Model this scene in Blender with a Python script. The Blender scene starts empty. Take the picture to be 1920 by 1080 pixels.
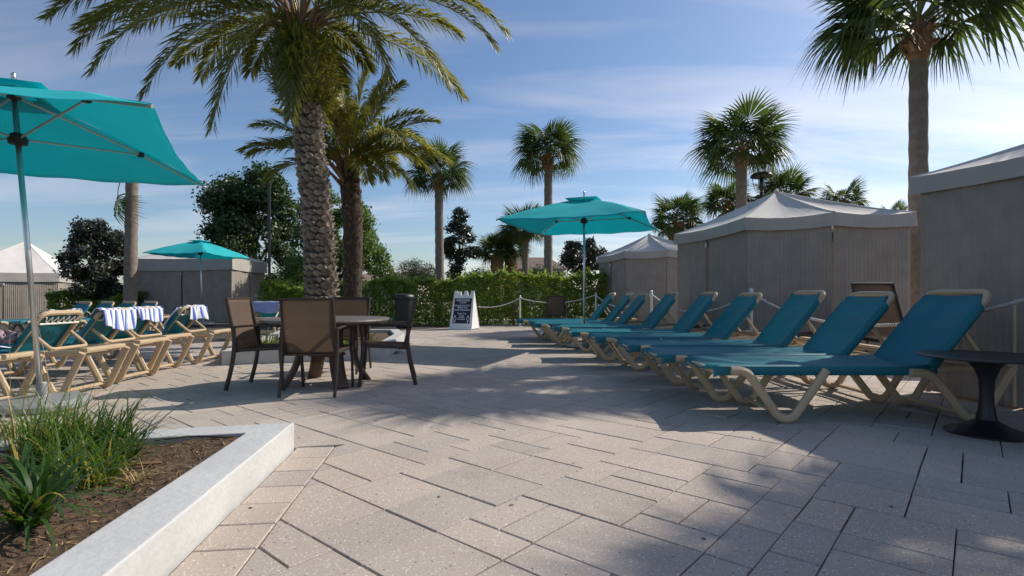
import bpy, bmesh, math, random
import numpy as np
from mathutils import Vector, Matrix

# ------------------------------------------------------------------ camera, sky, sun, exposure
sc = bpy.context.scene
col = sc.collection
R = math.radians
H, F, HZ = 0.98, 1014.0, 553.0            # eye height (m), focal length and horizon row in photo pixels
SUN_EL, SUN_AZ = R(38.5), R(62.5)             # azimuth from +Y towards +X

cam_d = bpy.data.cameras.new('camera')
cam = bpy.data.objects.new('camera', cam_d)
col.objects.link(cam)
cam.location = (0, 0, H)
cam.rotation_euler = (R(90), 0, 0)
cam_d.sensor_width = 36.0
cam_d.lens = 36.0 * F / 1920.0
cam_d.shift_y = (HZ - 540.0) / 1920.0
cam_d.clip_end = 2000
cam_d.clip_start = 0.05
sc.camera = cam

world = bpy.data.worlds.new('World')
sc.world = world
world.use_nodes = True
wn, wl = world.node_tree.nodes, world.node_tree.links
wn.clear()
wout = wn.new('ShaderNodeOutputWorld')
wbg = wn.new('ShaderNodeBackground')
wbg.inputs['Strength'].default_value = 0.10
sky = wn.new('ShaderNodeTexSky')
sky.sky_type = 'NISHITA'
sky.sun_disc = False
sky.sun_elevation = SUN_EL
sky.sun_rotation = SUN_AZ
sky.altitude = 0
sky.air_density = 1.0
sky.dust_density = 1.0
sky.ozone_density = 3.0
# thin cirrus: noise on the sky plane seen overhead
tc = wn.new('ShaderNodeTexCoord')
sep = wn.new('ShaderNodeSeparateXYZ')
wl.new(tc.outputs['Generated'], sep.inputs[0])
def wm(op, a, b=None, clamp=False):
    n = wn.new('ShaderNodeMath'); n.operation = op; n.use_clamp = clamp
    for i, s in enumerate((a, b)):
        if s is None: continue
        if isinstance(s, (int, float)): n.inputs[i].default_value = s
        else: wl.new(s, n.inputs[i])
    return n.outputs[0]
zz = wm('ADD', wm('MAXIMUM', sep.outputs['Z'], 0.0), 0.16)
px_ = wm('DIVIDE', sep.outputs['X'], zz)
py_ = wm('DIVIDE', sep.outputs['Y'], zz)
comb = wn.new('ShaderNodeCombineXYZ')
wl.new(px_, comb.inputs[0]); wl.new(py_, comb.inputs[1])
mp = wn.new('ShaderNodeMapping')
mp.inputs['Rotation'].default_value = (0, 0, R(-14))
mp.inputs['Scale'].default_value = (0.38, 1.5, 1)
wl.new(comb.outputs[0], mp.inputs[0])
nz = wn.new('ShaderNodeTexNoise')
nz.inputs['Scale'].default_value = 1.25
nz.inputs['Detail'].default_value = 8
nz.inputs['Roughness'].default_value = 0.56
nz.inputs['Distortion'].default_value = 0.5
wl.new(mp.outputs[0], nz.inputs['Vector'])
nz2 = wn.new('ShaderNodeTexNoise')
nz2.inputs['Scale'].default_value = 0.42
nz2.inputs['Detail'].default_value = 4
wl.new(comb.outputs[0], nz2.inputs['Vector'])
ramp = wn.new('ShaderNodeValToRGB')
ramp.color_ramp.elements[0].position = 0.44
ramp.color_ramp.elements[1].position = 0.80
wl.new(nz.outputs['Fac'], ramp.inputs[0])
ramp2 = wn.new('ShaderNodeValToRGB')
ramp2.color_ramp.elements[0].position = 0.34
ramp2.color_ramp.elements[1].position = 0.66
wl.new(nz2.outputs['Fac'], ramp2.inputs[0])
cf = wm('MULTIPLY', ramp.outputs[0], wm('ADD', wm('MULTIPLY', ramp2.outputs[0], 0.85), 0.30))
cf = wm('MULTIPLY', cf, 0.85, True)
mixc = wn.new('ShaderNodeMix'); mixc.data_type = 'RGBA'
wl.new(cf, mixc.inputs[0])
hs = wn.new('ShaderNodeHueSaturation')
hs.inputs['Saturation'].default_value = 1.10
hs.inputs['Value'].default_value = 1.0
wl.new(sky.outputs[0], hs.inputs['Color'])
wl.new(hs.outputs[0], mixc.inputs[6])
# cloud brightness follows the sky behind it (thin cloud scatters the same sun)
bw = wn.new('ShaderNodeRGBToBW')
wl.new(sky.outputs[0], bw.inputs[0])
cb = wm('ADD', wm('MULTIPLY', bw.outputs[0], 1.35), 2.3)
cc = wn.new('ShaderNodeCombineXYZ')
wl.new(cb, cc.inputs[0]); wl.new(wm('MULTIPLY', cb, 0.985), cc.inputs[1]); wl.new(wm('MULTIPLY', cb, 1.02), cc.inputs[2])
wl.new(cc.outputs[0], mixc.inputs[7])
tint = wn.new('ShaderNodeMix'); tint.data_type = 'RGBA'; tint.blend_type = 'MULTIPLY'; tint.inputs[0].default_value = 1.0
tint.inputs[7].default_value = (1.0, 0.985, 1.0, 1)
wl.new(mixc.outputs[2], tint.inputs[6])
wl.new(tint.outputs[2], wbg.inputs[0])
wl.new(wbg.outputs[0], wout.inputs[0])

sun_d = bpy.data.lights.new('sun', 'SUN')
sun_d.energy = 3.8
sun_d.angle = R(0.55)
sun_d.color = (1.0, 0.93, 0.82)
sun = bpy.data.objects.new('sun', sun_d)
col.objects.link(sun)
SUNV = Vector((math.cos(SUN_EL) * math.sin(SUN_AZ), math.cos(SUN_EL) * math.cos(SUN_AZ), math.sin(SUN_EL)))
sun.rotation_euler = SUNV.to_track_quat('Z', 'Y').to_euler()
sun.location = (20, 15, 20)

sc.view_settings.view_transform = 'Standard'
sc.view_settings.look = 'None'
sc.view_settings.exposure = 0.35
sc.view_settings.gamma = 1.0
sc.view_settings.use_curve_mapping = False

# ------------------------------------------------------------------ helpers
rng = random.Random(7)
nr = np.random.default_rng(11)

def G(px, py, z=0.0):
    """a spot seen in the photo, on a level plane of height z"""
    Y = (H - z) * F / (py - HZ)
    return ((px - 960.0) * Y / F, Y)
def SX(px, Y):
    return (px - 960.0) * Y / F
def SZ(py, Y):
    return H + (HZ - py) * Y / F

def tag(o, label=None, cat=None, group=None, kind=None):
    if label: o['label'] = label
    if cat: o['category'] = cat
    if group: o['group'] = group
    if kind: o['kind'] = kind
    return o
def empty(name, loc=(0, 0, 0), rz=0.0, label=None, cat=None, group=None):
    o = bpy.data.objects.new(name, None)
    o.empty_display_size = 0.1
    o.location = loc
    o.rotation_euler = (0, 0, rz)
    col.objects.link(o)
    return tag(o, label, cat, group)
def add(name, mesh, parent=None, loc=(0, 0, 0), rot=(0, 0, 0), scale=None):
    o = bpy.data.objects.new(name, mesh)
    col.objects.link(o)
    o.parent = parent
    o.location = loc
    o.rotation_euler = rot
    if scale is not None: o.scale = scale
    return o
KIDS = {}
def copy_tree(o, parent=None):
    c = o.copy()
    col.objects.link(c)
    c.parent = parent
    for ch in list(o.children):
        copy_tree(ch, c)
    return c

class MB:
    """collects faces, then builds one mesh"""
    def __init__(s): s.v, s.f, s.m, s.cur = [], [], [], 0
    def quad(s, a, b, c, d):
        i = len(s.v); s.v += [a, b, c, d]; s.f.append((i, i + 1, i + 2, i + 3)); s.m.append(s.cur)
    def box(s, c, size, rot=None):
        i = len(s.v)
        for dx in (-.5, .5):
            for dy in (-.5, .5):
                for dz in (-.5, .5):
                    p = Vector((dx * size[0], dy * size[1], dz * size[2]))
                    if rot is not None: p = rot @ p
                    s.v.append((c[0] + p.x, c[1] + p.y, c[2] + p.z))
        for f in ((0, 1, 3, 2), (4, 6, 7, 5), (0, 4, 5, 1), (2, 3, 7, 6), (0, 2, 6, 4), (1, 5, 7, 3)):
            s.f.append(tuple(i + k for k in f)); s.m.append(s.cur)
    def prism(s, poly, z0, z1):
        n = len(poly); i = len(s.v)
        s.v += [(p[0], p[1], z0) for p in poly] + [(p[0], p[1], z1) for p in poly]
        s.f.append(tuple(i + n + k for k in range(n))); s.m.append(s.cur)
        s.f.append(tuple(i + k for k in reversed(range(n)))); s.m.append(s.cur)
        for k in range(n):
            k2 = (k + 1) % n
            s.f.append((i + k, i + k2, i + n + k2, i + n + k)); s.m.append(s.cur)
    def sweep(s, path, prof, side=None, scales=None, cap=True, closed=False):
        P = [Vector(p) for p in path]
        n, k = len(P), len(prof)
        i0 = len(s.v)
        pu = None
        for j in range(n):
            if closed: t = (P[(j + 1) % n] - P[j - 1]).normalized()
            elif j == 0: t = (P[1] - P[0]).normalized()
            elif j == n - 1: t = (P[-1] - P[-2]).normalized()
            else: t = ((P[j + 1] - P[j]).normalized() + (P[j] - P[j - 1]).normalized()).normalized()
            if side is not None:
                sd = Vector(side); u = t.cross(sd)
                u = u.normalized() if u.length > 1e-6 else Vector((0, 0, 1))
            else:
                if pu is None:
                    ref = Vector((0, 0, 1)) if abs(t.z) < 0.9 else Vector((1, 0, 0))
                    sd = t.cross(ref).normalized()
                else:
                    sd = (pu - t * pu.dot(t)).normalized()
                pu = sd
                u = sd.cross(t)
            sca = scales[j] if scales is not None else 1.0
            for (a, b) in prof:
                q = P[j] + sd * (a * sca) + u * (b * sca)
                s.v.append((q.x, q.y, q.z))
        rngj = range(n) if closed else range(n - 1)
        for j in rngj:
            j2 = (j + 1) % n
            for q in range(k):
                q2 = (q + 1) % k
                s.f.append((i0 + j * k + q, i0 + j * k + q2, i0 + j2 * k + q2, i0 + j2 * k + q)); s.m.append(s.cur)
        if cap and not closed:
            s.f.append(tuple(i0 + q for q in reversed(range(k)))); s.m.append(s.cur)
            s.f.append(tuple(i0 + (n - 1) * k + q for q in range(k))); s.m.append(s.cur)
    def tube(s, path, r, n=8, closed=False):
        prof = [(math.cos(2 * math.pi * q / n), math.sin(2 * math.pi * q / n)) for q in range(n)]
        sc_ = r if isinstance(r, (list, tuple)) else [r] * len(path)
        s.sweep(path, prof, scales=sc_, closed=closed)
    def lathe(s, prof, n=24, c=(0, 0, 0)):
        i0 = len(s.v); k = len(prof)
        for j in range(n):
            a = 2 * math.pi * j / n
            for (r, z) in prof:
                s.v.append((c[0] + r * math.cos(a), c[1] + r * math.sin(a), c[2] + z))
        for j in range(n):
            j2 = (j + 1) % n
            for q in range(k - 1):
                s.f.append((i0 + j * k + q, i0 + j2 * k + q, i0 + j2 * k + q + 1, i0 + j * k + q + 1)); s.m.append(s.cur)
        s.f.append(tuple(i0 + j * k for j in reversed(range(n)))); s.m.append(s.cur)
        s.f.append(tuple(i0 + j * k + k - 1 for j in range(n))); s.m.append(s.cur)
    def grid(s, fn, nu, nv):
        i0 = len(s.v)
        for a in range(nu + 1):
            for b in range(nv + 1):
                s.v.append(tuple(fn(a / nu, b / nv)))
        for a in range(nu):
            for b in range(nv):
                p = i0 + a * (nv + 1) + b
                s.f.append((p, p + nv + 1, p + nv + 2, p + 1)); s.m.append(s.cur)
    def mesh(s, name, mats, bevel=0.0, smooth=False, seg=2, solid=0.0):
        me = bpy.data.meshes.new(name)
        me.from_pydata(s.v, [], s.f)
        if not isinstance(mats, (list, tuple)): mats = [mats]
        for m in mats: me.materials.append(m)
        if len(mats) > 1: me.polygons.foreach_set('material_index', s.m)
        if bevel > 0 or solid > 0:
            bm = bmesh.new(); bm.from_mesh(me)
            if solid > 0:
                bmesh.ops.remove_doubles(bm, verts=bm.verts, dist=1e-5)
                bmesh.ops.solidify(bm, geom=bm.faces[:], thickness=solid)
            if bevel > 0:
                bmesh.ops.remove_doubles(bm, verts=bm.verts, dist=1e-5)
                ed = [e for e in bm.edges if len(e.link_faces) == 2 and e.calc_face_angle(0) > 0.5]
                bmesh.ops.bevel(bm, geom=ed, offset=bevel, segments=seg, affect='EDGES', profile=0.6, clamp_overlap=True)
            bm.to_mesh(me); bm.free()
        if smooth: me.polygons.foreach_set('use_smooth', [True] * len(me.polygons))
        me.update()
        return me
    def build(s, name, mats, parent=None, loc=(0, 0, 0), rot=(0, 0, 0), **kw):
        return add(name, s.mesh(name, mats, **kw), parent, loc, rot)

def np_mesh(name, V, Q, mats, midx=None, smooth=False):
    """V (n,3), Q (m,4) quads"""
    me = bpy.data.meshes.new(name)
    V = np.ascontiguousarray(V, dtype=np.float32); Q = np.ascontiguousarray(Q, dtype=np.int32)
    m, k = Q.shape
    me.vertices.add(len(V)); me.vertices.foreach_set('co', V.ravel())
    me.loops.add(m * k); me.loops.foreach_set('vertex_index', Q.ravel())
    me.polygons.add(m)
    me.polygons.foreach_set('loop_start', np.arange(0, m * k, k, dtype=np.int32))
    me.polygons.foreach_set('loop_total', np.full(m, k, dtype=np.int32))
    if not isinstance(mats, (list, tuple)): mats = [mats]
    for mm in mats: me.materials.append(mm)
    if midx is not None: me.polygons.foreach_set('material_index', np.ascontiguousarray(midx, dtype=np.int32))
    if smooth: me.polygons.foreach_set('use_smooth', np.ones(m, dtype=bool))
    me.update(calc_edges=True)
    return me

RECT = lambda w, h, c=0.25: [(-w / 2, -h / 2 + h * c), (-w / 2 + w * c, -h / 2), (w / 2 - w * c, -h / 2), (w / 2, -h / 2 + h * c),
                             (w / 2, h / 2 - h * c), (w / 2 - w * c, h / 2), (-w / 2 + w * c, h / 2), (-w / 2, h / 2 - h * c)]
def bez(pts, n=12):
    """points on a smooth Catmull-Rom line through pts"""
    P = [Vector(p) for p in pts]
    P = [P[0] * 2 - P[1]] + P + [P[-1] * 2 - P[-2]]
    out = []
    for i in range(1, len(P) - 2):
        for j in range(n):
            t = j / n
            a, b, c, d = P[i - 1], P[i], P[i + 1], P[i + 2]
            out.append(0.5 * ((2 * b) + (c - a) * t + (2 * a - 5 * b + 4 * c - d) * t * t + (3 * b - a - 3 * c + d) * t ** 3))
    out.append(P[-2])
    return out
def corner_path(pts, r, n=5):
    """polyline with rounded corners"""
    P = [Vector(p) for p in pts]
    out = [P[0]]
    for i in range(1, len(P) - 1):
        a = (P[i - 1] - P[i]); b = (P[i + 1] - P[i])
        ra = min(r, a.length * .48, b.length * .48)
        p0 = P[i] + a.normalized() * ra; p1 = P[i] + b.normalized() * ra
        for j in range(n + 1):
            t = j / n
            out.append(p0 * (1 - t) ** 2 + P[i] * 2 * t * (1 - t) + p1 * t * t)
    out.append(P[-1])
    return out

# ------------------------------------------------------------------ materials
def material(name, color, rough=0.6, var=0.12, vscale=6.0, bump=0.0, bscale=40.0, metal=0.0, spec=0.5,
             trans=0.0, tcol=None, island=0.0, objvar=0.0, sheen=0.0, color2=None, coat=0.0, mesh=0.0):
    m = bpy.data.materials.new(name)
    m.use_nodes = True
    nt = m.node_tree; N, L = nt.nodes, nt.links
    b = N['Principled BSDF']; out = N['Material Output']
    b.inputs['Roughness'].default_value = rough
    b.inputs['Metallic'].default_value = metal
    b.inputs['Specular IOR Level'].default_value = spec
    if sheen: b.inputs['Sheen Weight'].default_value = sheen
    if coat: b.inputs['Coat Weight'].default_value = coat
    tcn = N.new('ShaderNodeTexCoord')
    no = N.new('ShaderNodeTexNoise')
    no.inputs['Scale'].default_value = vscale; no.inputs['Detail'].default_value = 6; no.inputs['Roughness'].default_value = 0.6
    L.new(tcn.outputs['Object'], no.inputs['Vector'])
    c2 = color2 if color2 else tuple(min(1, c * (1 + var)) for c in color)
    c1 = tuple(c * (1 - var) for c in color) if not color2 else color
    rp = N.new('ShaderNodeValToRGB')
    rp.color_ramp.elements[0].position = 0.3; rp.color_ramp.elements[1].position = 0.7
    rp.color_ramp.elements[0].color = (*c1, 1); rp.color_ramp.elements[1].color = (*c2, 1)
    L.new(no.outputs['Fac'], rp.inputs[0])
    cur = rp.outputs[0]
    for amt, sock in ((island, 'geo'), (objvar, 'obj')):
        if amt:
            if sock == 'geo': src = N.new('ShaderNodeNewGeometry').outputs['Random Per Island']
            else: src = N.new('ShaderNodeObjectInfo').outputs['Random']
            mr = N.new('ShaderNodeMapRange')
            mr.inputs['To Min'].default_value = 1 - amt; mr.inputs['To Max'].default_value = 1 + amt
            L.new(src, mr.inputs['Value'])
            hv = N.new('ShaderNodeHueSaturation')
            L.new(mr.outputs[0], hv.inputs['Value'])
            L.new(cur, hv.inputs['Color'])
            cur = hv.outputs[0]
    L.new(cur, b.inputs['Base Color'])
    if bump:
        n2 = N.new('ShaderNodeTexNoise'); n2.inputs['Scale'].default_value = bscale; n2.inputs['Detail'].default_value = 5
        L.new(tcn.outputs['Object'], n2.inputs['Vector'])
        bp = N.new('ShaderNodeBump'); bp.inputs['Strength'].default_value = bump; bp.inputs['Distance'].default_value = 0.01
        L.new(n2.outputs['Fac'], bp.inputs['Height'])
        L.new(bp.outputs[0], b.inputs['Normal'])
    if trans:
        tr = N.new('ShaderNodeBsdfTranslucent')
        if tcol: tr.inputs[0].default_value = (*tcol, 1)
        else: L.new(cur, tr.inputs[0])
        mx = N.new('ShaderNodeMixShader'); mx.inputs[0].default_value = trans
        L.new(b.outputs[0], mx.inputs[1]); L.new(tr.outputs[0], mx.inputs[2])
        L.new(mx.outputs[0], out.inputs[0])
    if mesh:
        tp = N.new('ShaderNodeBsdfTransparent'); mx2 = N.new('ShaderNodeMixShader'); mx2.inputs[0].default_value = mesh
        src = out.inputs[0].links[0].from_socket
        L.new(src, mx2.inputs[1]); L.new(tp.outputs[0], mx2.inputs[2]); L.new(mx2.outputs[0], out.inputs[0])
    return m

def paver_material():
    m = bpy.data.materials.new('paver_stone')
    m.use_nodes = True
    N, L = m.node_tree.nodes, m.node_tree.links
    b = N['Principled BSDF']
    b.inputs['Roughness'].default_value = 0.82
    b.inputs['Specular IOR Level'].default_value = 0.3
    ge = N.new('ShaderNodeNewGeometry'); oi = N.new('ShaderNodeObjectInfo')
    # position-based speckle (world position, so alike pieces differ)
    def noise(scale, detail=3, rough=.5):
        n = N.new('ShaderNodeTexNoise'); n.inputs['Scale'].default_value = scale; n.inputs['Detail'].default_value = detail
        n.inputs['Roughness'].default_value = rough
        L.new(ge.outputs['Position'], n.inputs['Vector']); return n.outputs['Fac']
    def ramp(fac, p0, c0, p1, c1):
        r = N.new('ShaderNodeValToRGB'); e = r.color_ramp.elements
        e[0].position = p0; e[0].color = (*c0, 1); e[1].position = p1; e[1].color = (*c1, 1)
        L.new(fac, r.inputs[0]); return r.outputs[0]
    def mix(fac, a, c, mode='MIX'):
        x = N.new('ShaderNodeMix'); x.data_type = 'RGBA'; x.blend_type = mode
        if isinstance(fac, float): x.inputs[0].default_value = fac
        else: L.new(fac, x.inputs[0])
        for i, s in ((6, a), (7, c)):
            if isinstance(s, tuple): x.inputs[i].default_value = (*s, 1)
            else: L.new(s, x.inputs[i])
        return x.outputs[2]
    base = ramp(noise(0.7, 5, .6), .32, (.395, .328, .275), .68, (.48, .412, .355))
    fine = ramp(noise(90, 4, .7), .3, (.80, .80, .80), .7, (1.16, 1.16, 1.16))
    base = mix(1.0, base, fine, 'MULTIPLY')
    # pale and dark aggregate
    def specks(scale, thr, soft):
        v = N.new('ShaderNodeTexVoronoi'); v.inputs['Scale'].default_value = scale
        L.new(ge.outputs['Position'], v.inputs['Vector'])
        sep_ = N.new('ShaderNodeSeparateColor'); L.new(v.outputs['Color'], sep_.inputs[0])
        on = N.new('ShaderNodeMath'); on.operation = 'GREATER_THAN'; on.inputs[1].default_value = 1 - thr
        L.new(sep_.outputs[0], on.inputs[0])
        near = N.new('ShaderNodeMath'); near.operation = 'LESS_THAN'; near.inputs[1].default_value = soft
        L.new(v.outputs['Distance'], near.inputs[0])
        mu = N.new('ShaderNodeMath'); mu.operation = 'MULTIPLY'
        L.new(on.outputs[0], mu.inputs[0]); L.new(near.outputs[0], mu.inputs[1])
        return mu.outputs[0]
    base = mix(specks(75, .13, .30), base, (.63, .59, .54))
    base = mix(specks(120, .08, .38), base, (.66, .63, .60))
    base = mix(specks(68, .06, .28), base, (.13, .10, .085))
    # old stains with a shape of their own
    st = ramp(noise(2.3, 6, .65), .60, (1, 1, 1), .78, (.74, .71, .68))
    base = mix(0.8, base, st, 'MULTIPLY')
    for src, amt in ((ge.outputs['Random Per Island'], .09), (oi.outputs['Random'], .10)):
        mr = N.new('ShaderNodeMapRange'); mr.inputs['To Min'].default_value = 1 - amt; mr.inputs['To Max'].default_value = 1 + amt
        L.new(src, mr.inputs['Value'])
        hv = N.new('ShaderNodeHueSaturation'); L.new(mr.outputs[0], hv.inputs['Value']); L.new(base, hv.inputs['Color'])
        mr2 = N.new('ShaderNodeMapRange'); mr2.inputs['To Min'].default_value = .9; mr2.inputs['To Max'].default_value = 1.1
        L.new(src, mr2.inputs['Value']); L.new(mr2.outputs[0], hv.inputs['Saturation'])
        base = hv.outputs[0]
    L.new(base, b.inputs['Base Color'])
    bp = N.new('ShaderNodeBump'); bp.inputs['Strength'].default_value = 0.35; bp.inputs['Distance'].default_value = 0.004
    L.new(noise(120, 4, .7), bp.inputs['Height']); L.new(bp.outputs[0], b.inputs['Normal'])
    return m

def stripe_material(name, freq=11.5, blue=(.045, .11, .42), axis=1):
    m = bpy.data.materials.new(name); m.use_nodes = True
    N, L = m.node_tree.nodes, m.node_tree.links
    b = N['Principled BSDF']; b.inputs['Roughness'].default_value = .95; b.inputs['Sheen Weight'].default_value = .2
    tcn = N.new('ShaderNodeTexCoord'); sp = N.new('ShaderNodeSeparateXYZ'); L.new(tcn.outputs['Object'], sp.inputs[0])
    no = N.new('ShaderNodeTexNoise'); no.inputs['Scale'].default_value = 9; L.new(tcn.outputs['Object'], no.inputs['Vector'])
    def mm(op, a, c):
        n = N.new('ShaderNodeMath'); n.operation = op
        for i, s in enumerate((a, c)):
            if isinstance(s, (int, float)): n.inputs[i].default_value = s
            else: L.new(s, n.inputs[i])
        return n.outputs[0]
    u = mm('ADD', sp.outputs[axis], mm('MULTIPLY', no.outputs['Fac'], .02))
    fr = mm('FRACT', mm('MULTIPLY', mm('ADD', u, 5.0), freq), 0)
    r = N.new('ShaderNodeValToRGB'); r.color_ramp.interpolation = 'LINEAR'
    e = r.color_ramp.elements
    e[0].position = 0.0; e[0].color = (.80, .81, .84, 1)
    e[1].position = .42; e[1].color = (.80, .81, .84, 1)
    for p, c in ((.47, blue), (.70, blue), (.74, (.30, .38, .66)), (.90, (.30, .38, .66)), (.95, (.80, .81, .84))):
        x = e.new(p); x.color = (*c, 1)
    L.new(fr, r.inputs[0]); L.new(r.outputs[0], b.inputs['Base Color'])
    n3 = N.new('ShaderNodeTexNoise'); n3.inputs['Scale'].default_value = 160; L.new(tcn.outputs['Object'], n3.inputs['Vector'])
    bp = N.new('ShaderNodeBump'); bp.inputs['Strength'].default_value = .5; bp.inputs['Distance'].default_value = .006
    L.new(n3.outputs['Fac'], bp.inputs['Height']); L.new(bp.outputs[0], b.inputs['Normal'])
    return m

M = {}
M['paver'] = paver_material()
M['sand'] = material('joint_sand', (.060, .048, .038), .95, .35, 30)
M['far_ground'] = material('lawn_ground', (.07, .085, .03), .95, .35, 2, color2=(.13, .11, .06))
M['white_curb'] = material('white_painted_concrete', (.50, .50, .49), .75, .13, 1.6, .5, 26)
M['planter2'] = material('old_white_concrete', (.46, .455, .44), .8, .12, 4.0, .4, 30)
M['mulch'] = material('mulch_soil', (.055, .034, .02), .95, .4, 16, .9, 60, color2=(.13, .08, .046))
M['chip'] = material('bark_chips', (.14, .085, .05), .9, .4, 20, island=.6)
M['drygrass'] = material('dry_straw', (.42, .30, .13), .8, .3, 20, island=.4, trans=.25)
M['teal_sling'] = material('teal_sling_fabric', (.002, .195, .255), .50, .12, 5.0, .12, 350, trans=.34, tcol=(.006, .55, .56), spec=.8)
M['teal_canopy'] = material('teal_canopy_fabric', (.022, .52, .55), .75, .09, 2.0, .1, 200, trans=.36, tcol=(.008, .84, .92))
M['tan'] = material('tan_resin', (.52, .385, .245), .5, .10, 5.0, .12, 50)
M['cord'] = material('white_cord', (.8, .76, .68), .8, .1, 30)
M['alu'] = material('brushed_aluminium', (.62, .62, .61), .34, .06, 12, .08, 80, metal=.9)
M['rib'] = material('beige_aluminium', (.56, .53, .46), .42, .06, 12, metal=.35)
M['black'] = material('black_metal', (.012, .012, .014), .42, .3, 12, .1, 60)
M['brown_metal'] = material('bronze_brown_metal', (.040, .025, .017), .45, .25, 10, .08, 60)
M['brown_sling'] = material('brown_sling_mesh', (.145, .098, .066), .7, .12, 7, .25, 420, trans=.30, tcol=(.40, .28, .19), mesh=.16)
M['tabletop'] = material('grey_brown_tabletop', (.135, .112, .095), .42, .18, 9, .15, 60)
M['table_leg'] = material('brown_resin_wicker', (.085, .043, .028), .5, .3, 14, .3, 60)
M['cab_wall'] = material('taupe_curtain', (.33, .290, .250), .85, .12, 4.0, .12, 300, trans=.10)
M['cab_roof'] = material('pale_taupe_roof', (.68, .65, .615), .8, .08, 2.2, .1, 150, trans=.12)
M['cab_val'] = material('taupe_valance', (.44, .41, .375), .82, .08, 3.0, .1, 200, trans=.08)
M['white_metal'] = material('white_powder_coat', (.74, .73, .70), .45, .06, 10)
M['rope'] = material('white_twisted_rope', (.66, .63, .57), .9, .15, 60, .7, 90)
M['navy'] = material('navy_board', (.010, .013, .045), .5, .2, 6)
M['sign_white'] = material('white_sign_plastic', (.78, .78, .77), .5, .05, 6)
M['ink'] = material('white_lettering', (.80, .82, .86), .6, .05, 6)
M['bin'] = material('black_plastic_bin', (.012, .013, .015), .5, .3, 8, .2, 40)
M['towel'] = stripe_material('striped_towel')
M['towel_blue'] = material('pale_blue_towel', (.30, .36, .66), .95, .12, 6, .5, 150, sheen=.2)
M['towel_dark'] = stripe_material('blue_striped_towel', 9.0, (.02, .05, .34))
M['floral'] = material('floral_cloth', (.55, .42, .44), .9, .5, 34, .3, 60, color2=(.12, .05, .10))
M['sabal_leaf'] = material('fan_palm_leaf', (.042, .074, .022), .48, .25, 5, island=.30, objvar=.22, trans=.32, tcol=(.13, .19, .032), spec=.4)
M['sabal_stem'] = material('fan_palm_petiole', (.13, .15, .04), .55, .2, 8)
M['date_leaf'] = material('date_palm_leaflet', (.125, .142, .036), .42, .25, 3, island=.32, objvar=.16, trans=.36, tcol=(.36, .34, .05), spec=.55)
M['date_leaf2'] = material('young_date_leaflet', (.165, .175, .042), .45, .25, 3, island=.32, objvar=.2, trans=.38, tcol=(.40, .39, .06), spec=.5)
M['rachis'] = material('date_palm_rachis', (.20, .16, .05), .55, .2, 6)
M['fern'] = material('fern_leaf', (.19, .20, .03), .55, .3, 5, island=.5, trans=.36, tcol=(.44, .40, .05))
M['boss'] = material('palm_leaf_scar', (.115, .085, .062), .9, .3, 8, .8, 50, island=.25, objvar=.35, color2=(.37, .30, .24))
M['trunk_core'] = material('palm_trunk_core', (.06, .042, .03), .95, .35, 12, .9, 30)
M['sabal_trunk'] = material('grey_palm_trunk', (.165, .128, .100), .92, .3, 7, .8, 22, color2=(.27, .22, .18))
M['boot'] = material('brown_palm_boot', (.20, .10, .05), .9, .4, 9, .8, 30, island=.3, color2=(.30, .18, .10))
M['dark_boot'] = material('dark_date_boot', (.10, .06, .036), .92, .4, 9, .8, 30, island=.35, color2=(.17, .11, .07))
M['bark'] = material('tree_bark', (.075, .058, .045), .92, .3, 9, .8, 24)
M['oak'] = material('dark_broad_leaf', (.030, .060, .018), .45, .3, 3, island=.45, trans=.28, tcol=(.07, .13, .02), spec=.5)
M['lime'] = material('light_broad_leaf', (.075, .13, .03), .5, .3, 3, island=.4, trans=.38, tcol=(.18, .28, .04))
M['magnolia'] = material('glossy_magnolia_leaf', (.032, .048, .024), .30, .3, 4, island=.5, trans=.08, spec=.7, color2=(.055, .052, .032))
M['hedge'] = material('hedge_leaf', (.12, .195, .024), .42, .3, 2, island=.6, trans=.42, tcol=(.38, .50, .05), spec=.5)
M['twig'] = material('dark_twig', (.05, .04, .03), .9, .3, 10)
M['pine'] = material('feathery_leaf', (.055, .085, .035), .6, .3, 3, island=.4, trans=.25)
M['grass'] = material('strap_grass', (.085, .155, .022), .40, .25, 6, island=.4, trans=.35, tcol=(.17, .30, .03), spec=.5)
M['strap'] = material('dark_strap_leaf', (.035, .082, .020), .35, .25, 7, island=.2, objvar=.25, trans=.28, tcol=(.14, .26, .03), spec=.3)
M['yellow'] = material('yellowed_leaf', (.42, .33, .06), .5, .3, 7, island=.3, trans=.35)
M['litter'] = material('leaf_litter', (.05, .035, .022), .9, .5, 20, island=.6)
M['house'] = material('pale_stucco', (.55, .47, .38), .9, .06, 2)
M['house_roof'] = material('brown_tile_roof', (.20, .14, .11), .9, .2, 4)
M['glass'] = material('dark_window_glass', (.02, .025, .03), .08, .1, 3)
M['base'] = material('grey_umbrella_base', (.30, .30, .30), .5, .15, 6, .2, 40, metal=.3)

# ------------------------------------------------------------------ the ground and the paved deck
g = MB()
n = 48
g.v = [(0, 40, -0.05)] + [(700 * math.cos(2 * math.pi * k / n), 40 + 700 * math.sin(2 * math.pi * k / n), -0.05) for k in range(n)]
g.f = [(0, k + 1, (k + 1) % n + 1) for k in range(n)]
g.m = [0] * n
tag(g.build('ground', M['far_ground']), kind='structure')

deck = MB()
deck.quad((-26, -6, -0.022), (14, -6, -0.022), (14, 22, -0.022), (-26, 22, -0.022))
deck_o = tag(deck.build('pool_deck', M['sand']), kind='structure')

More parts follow.
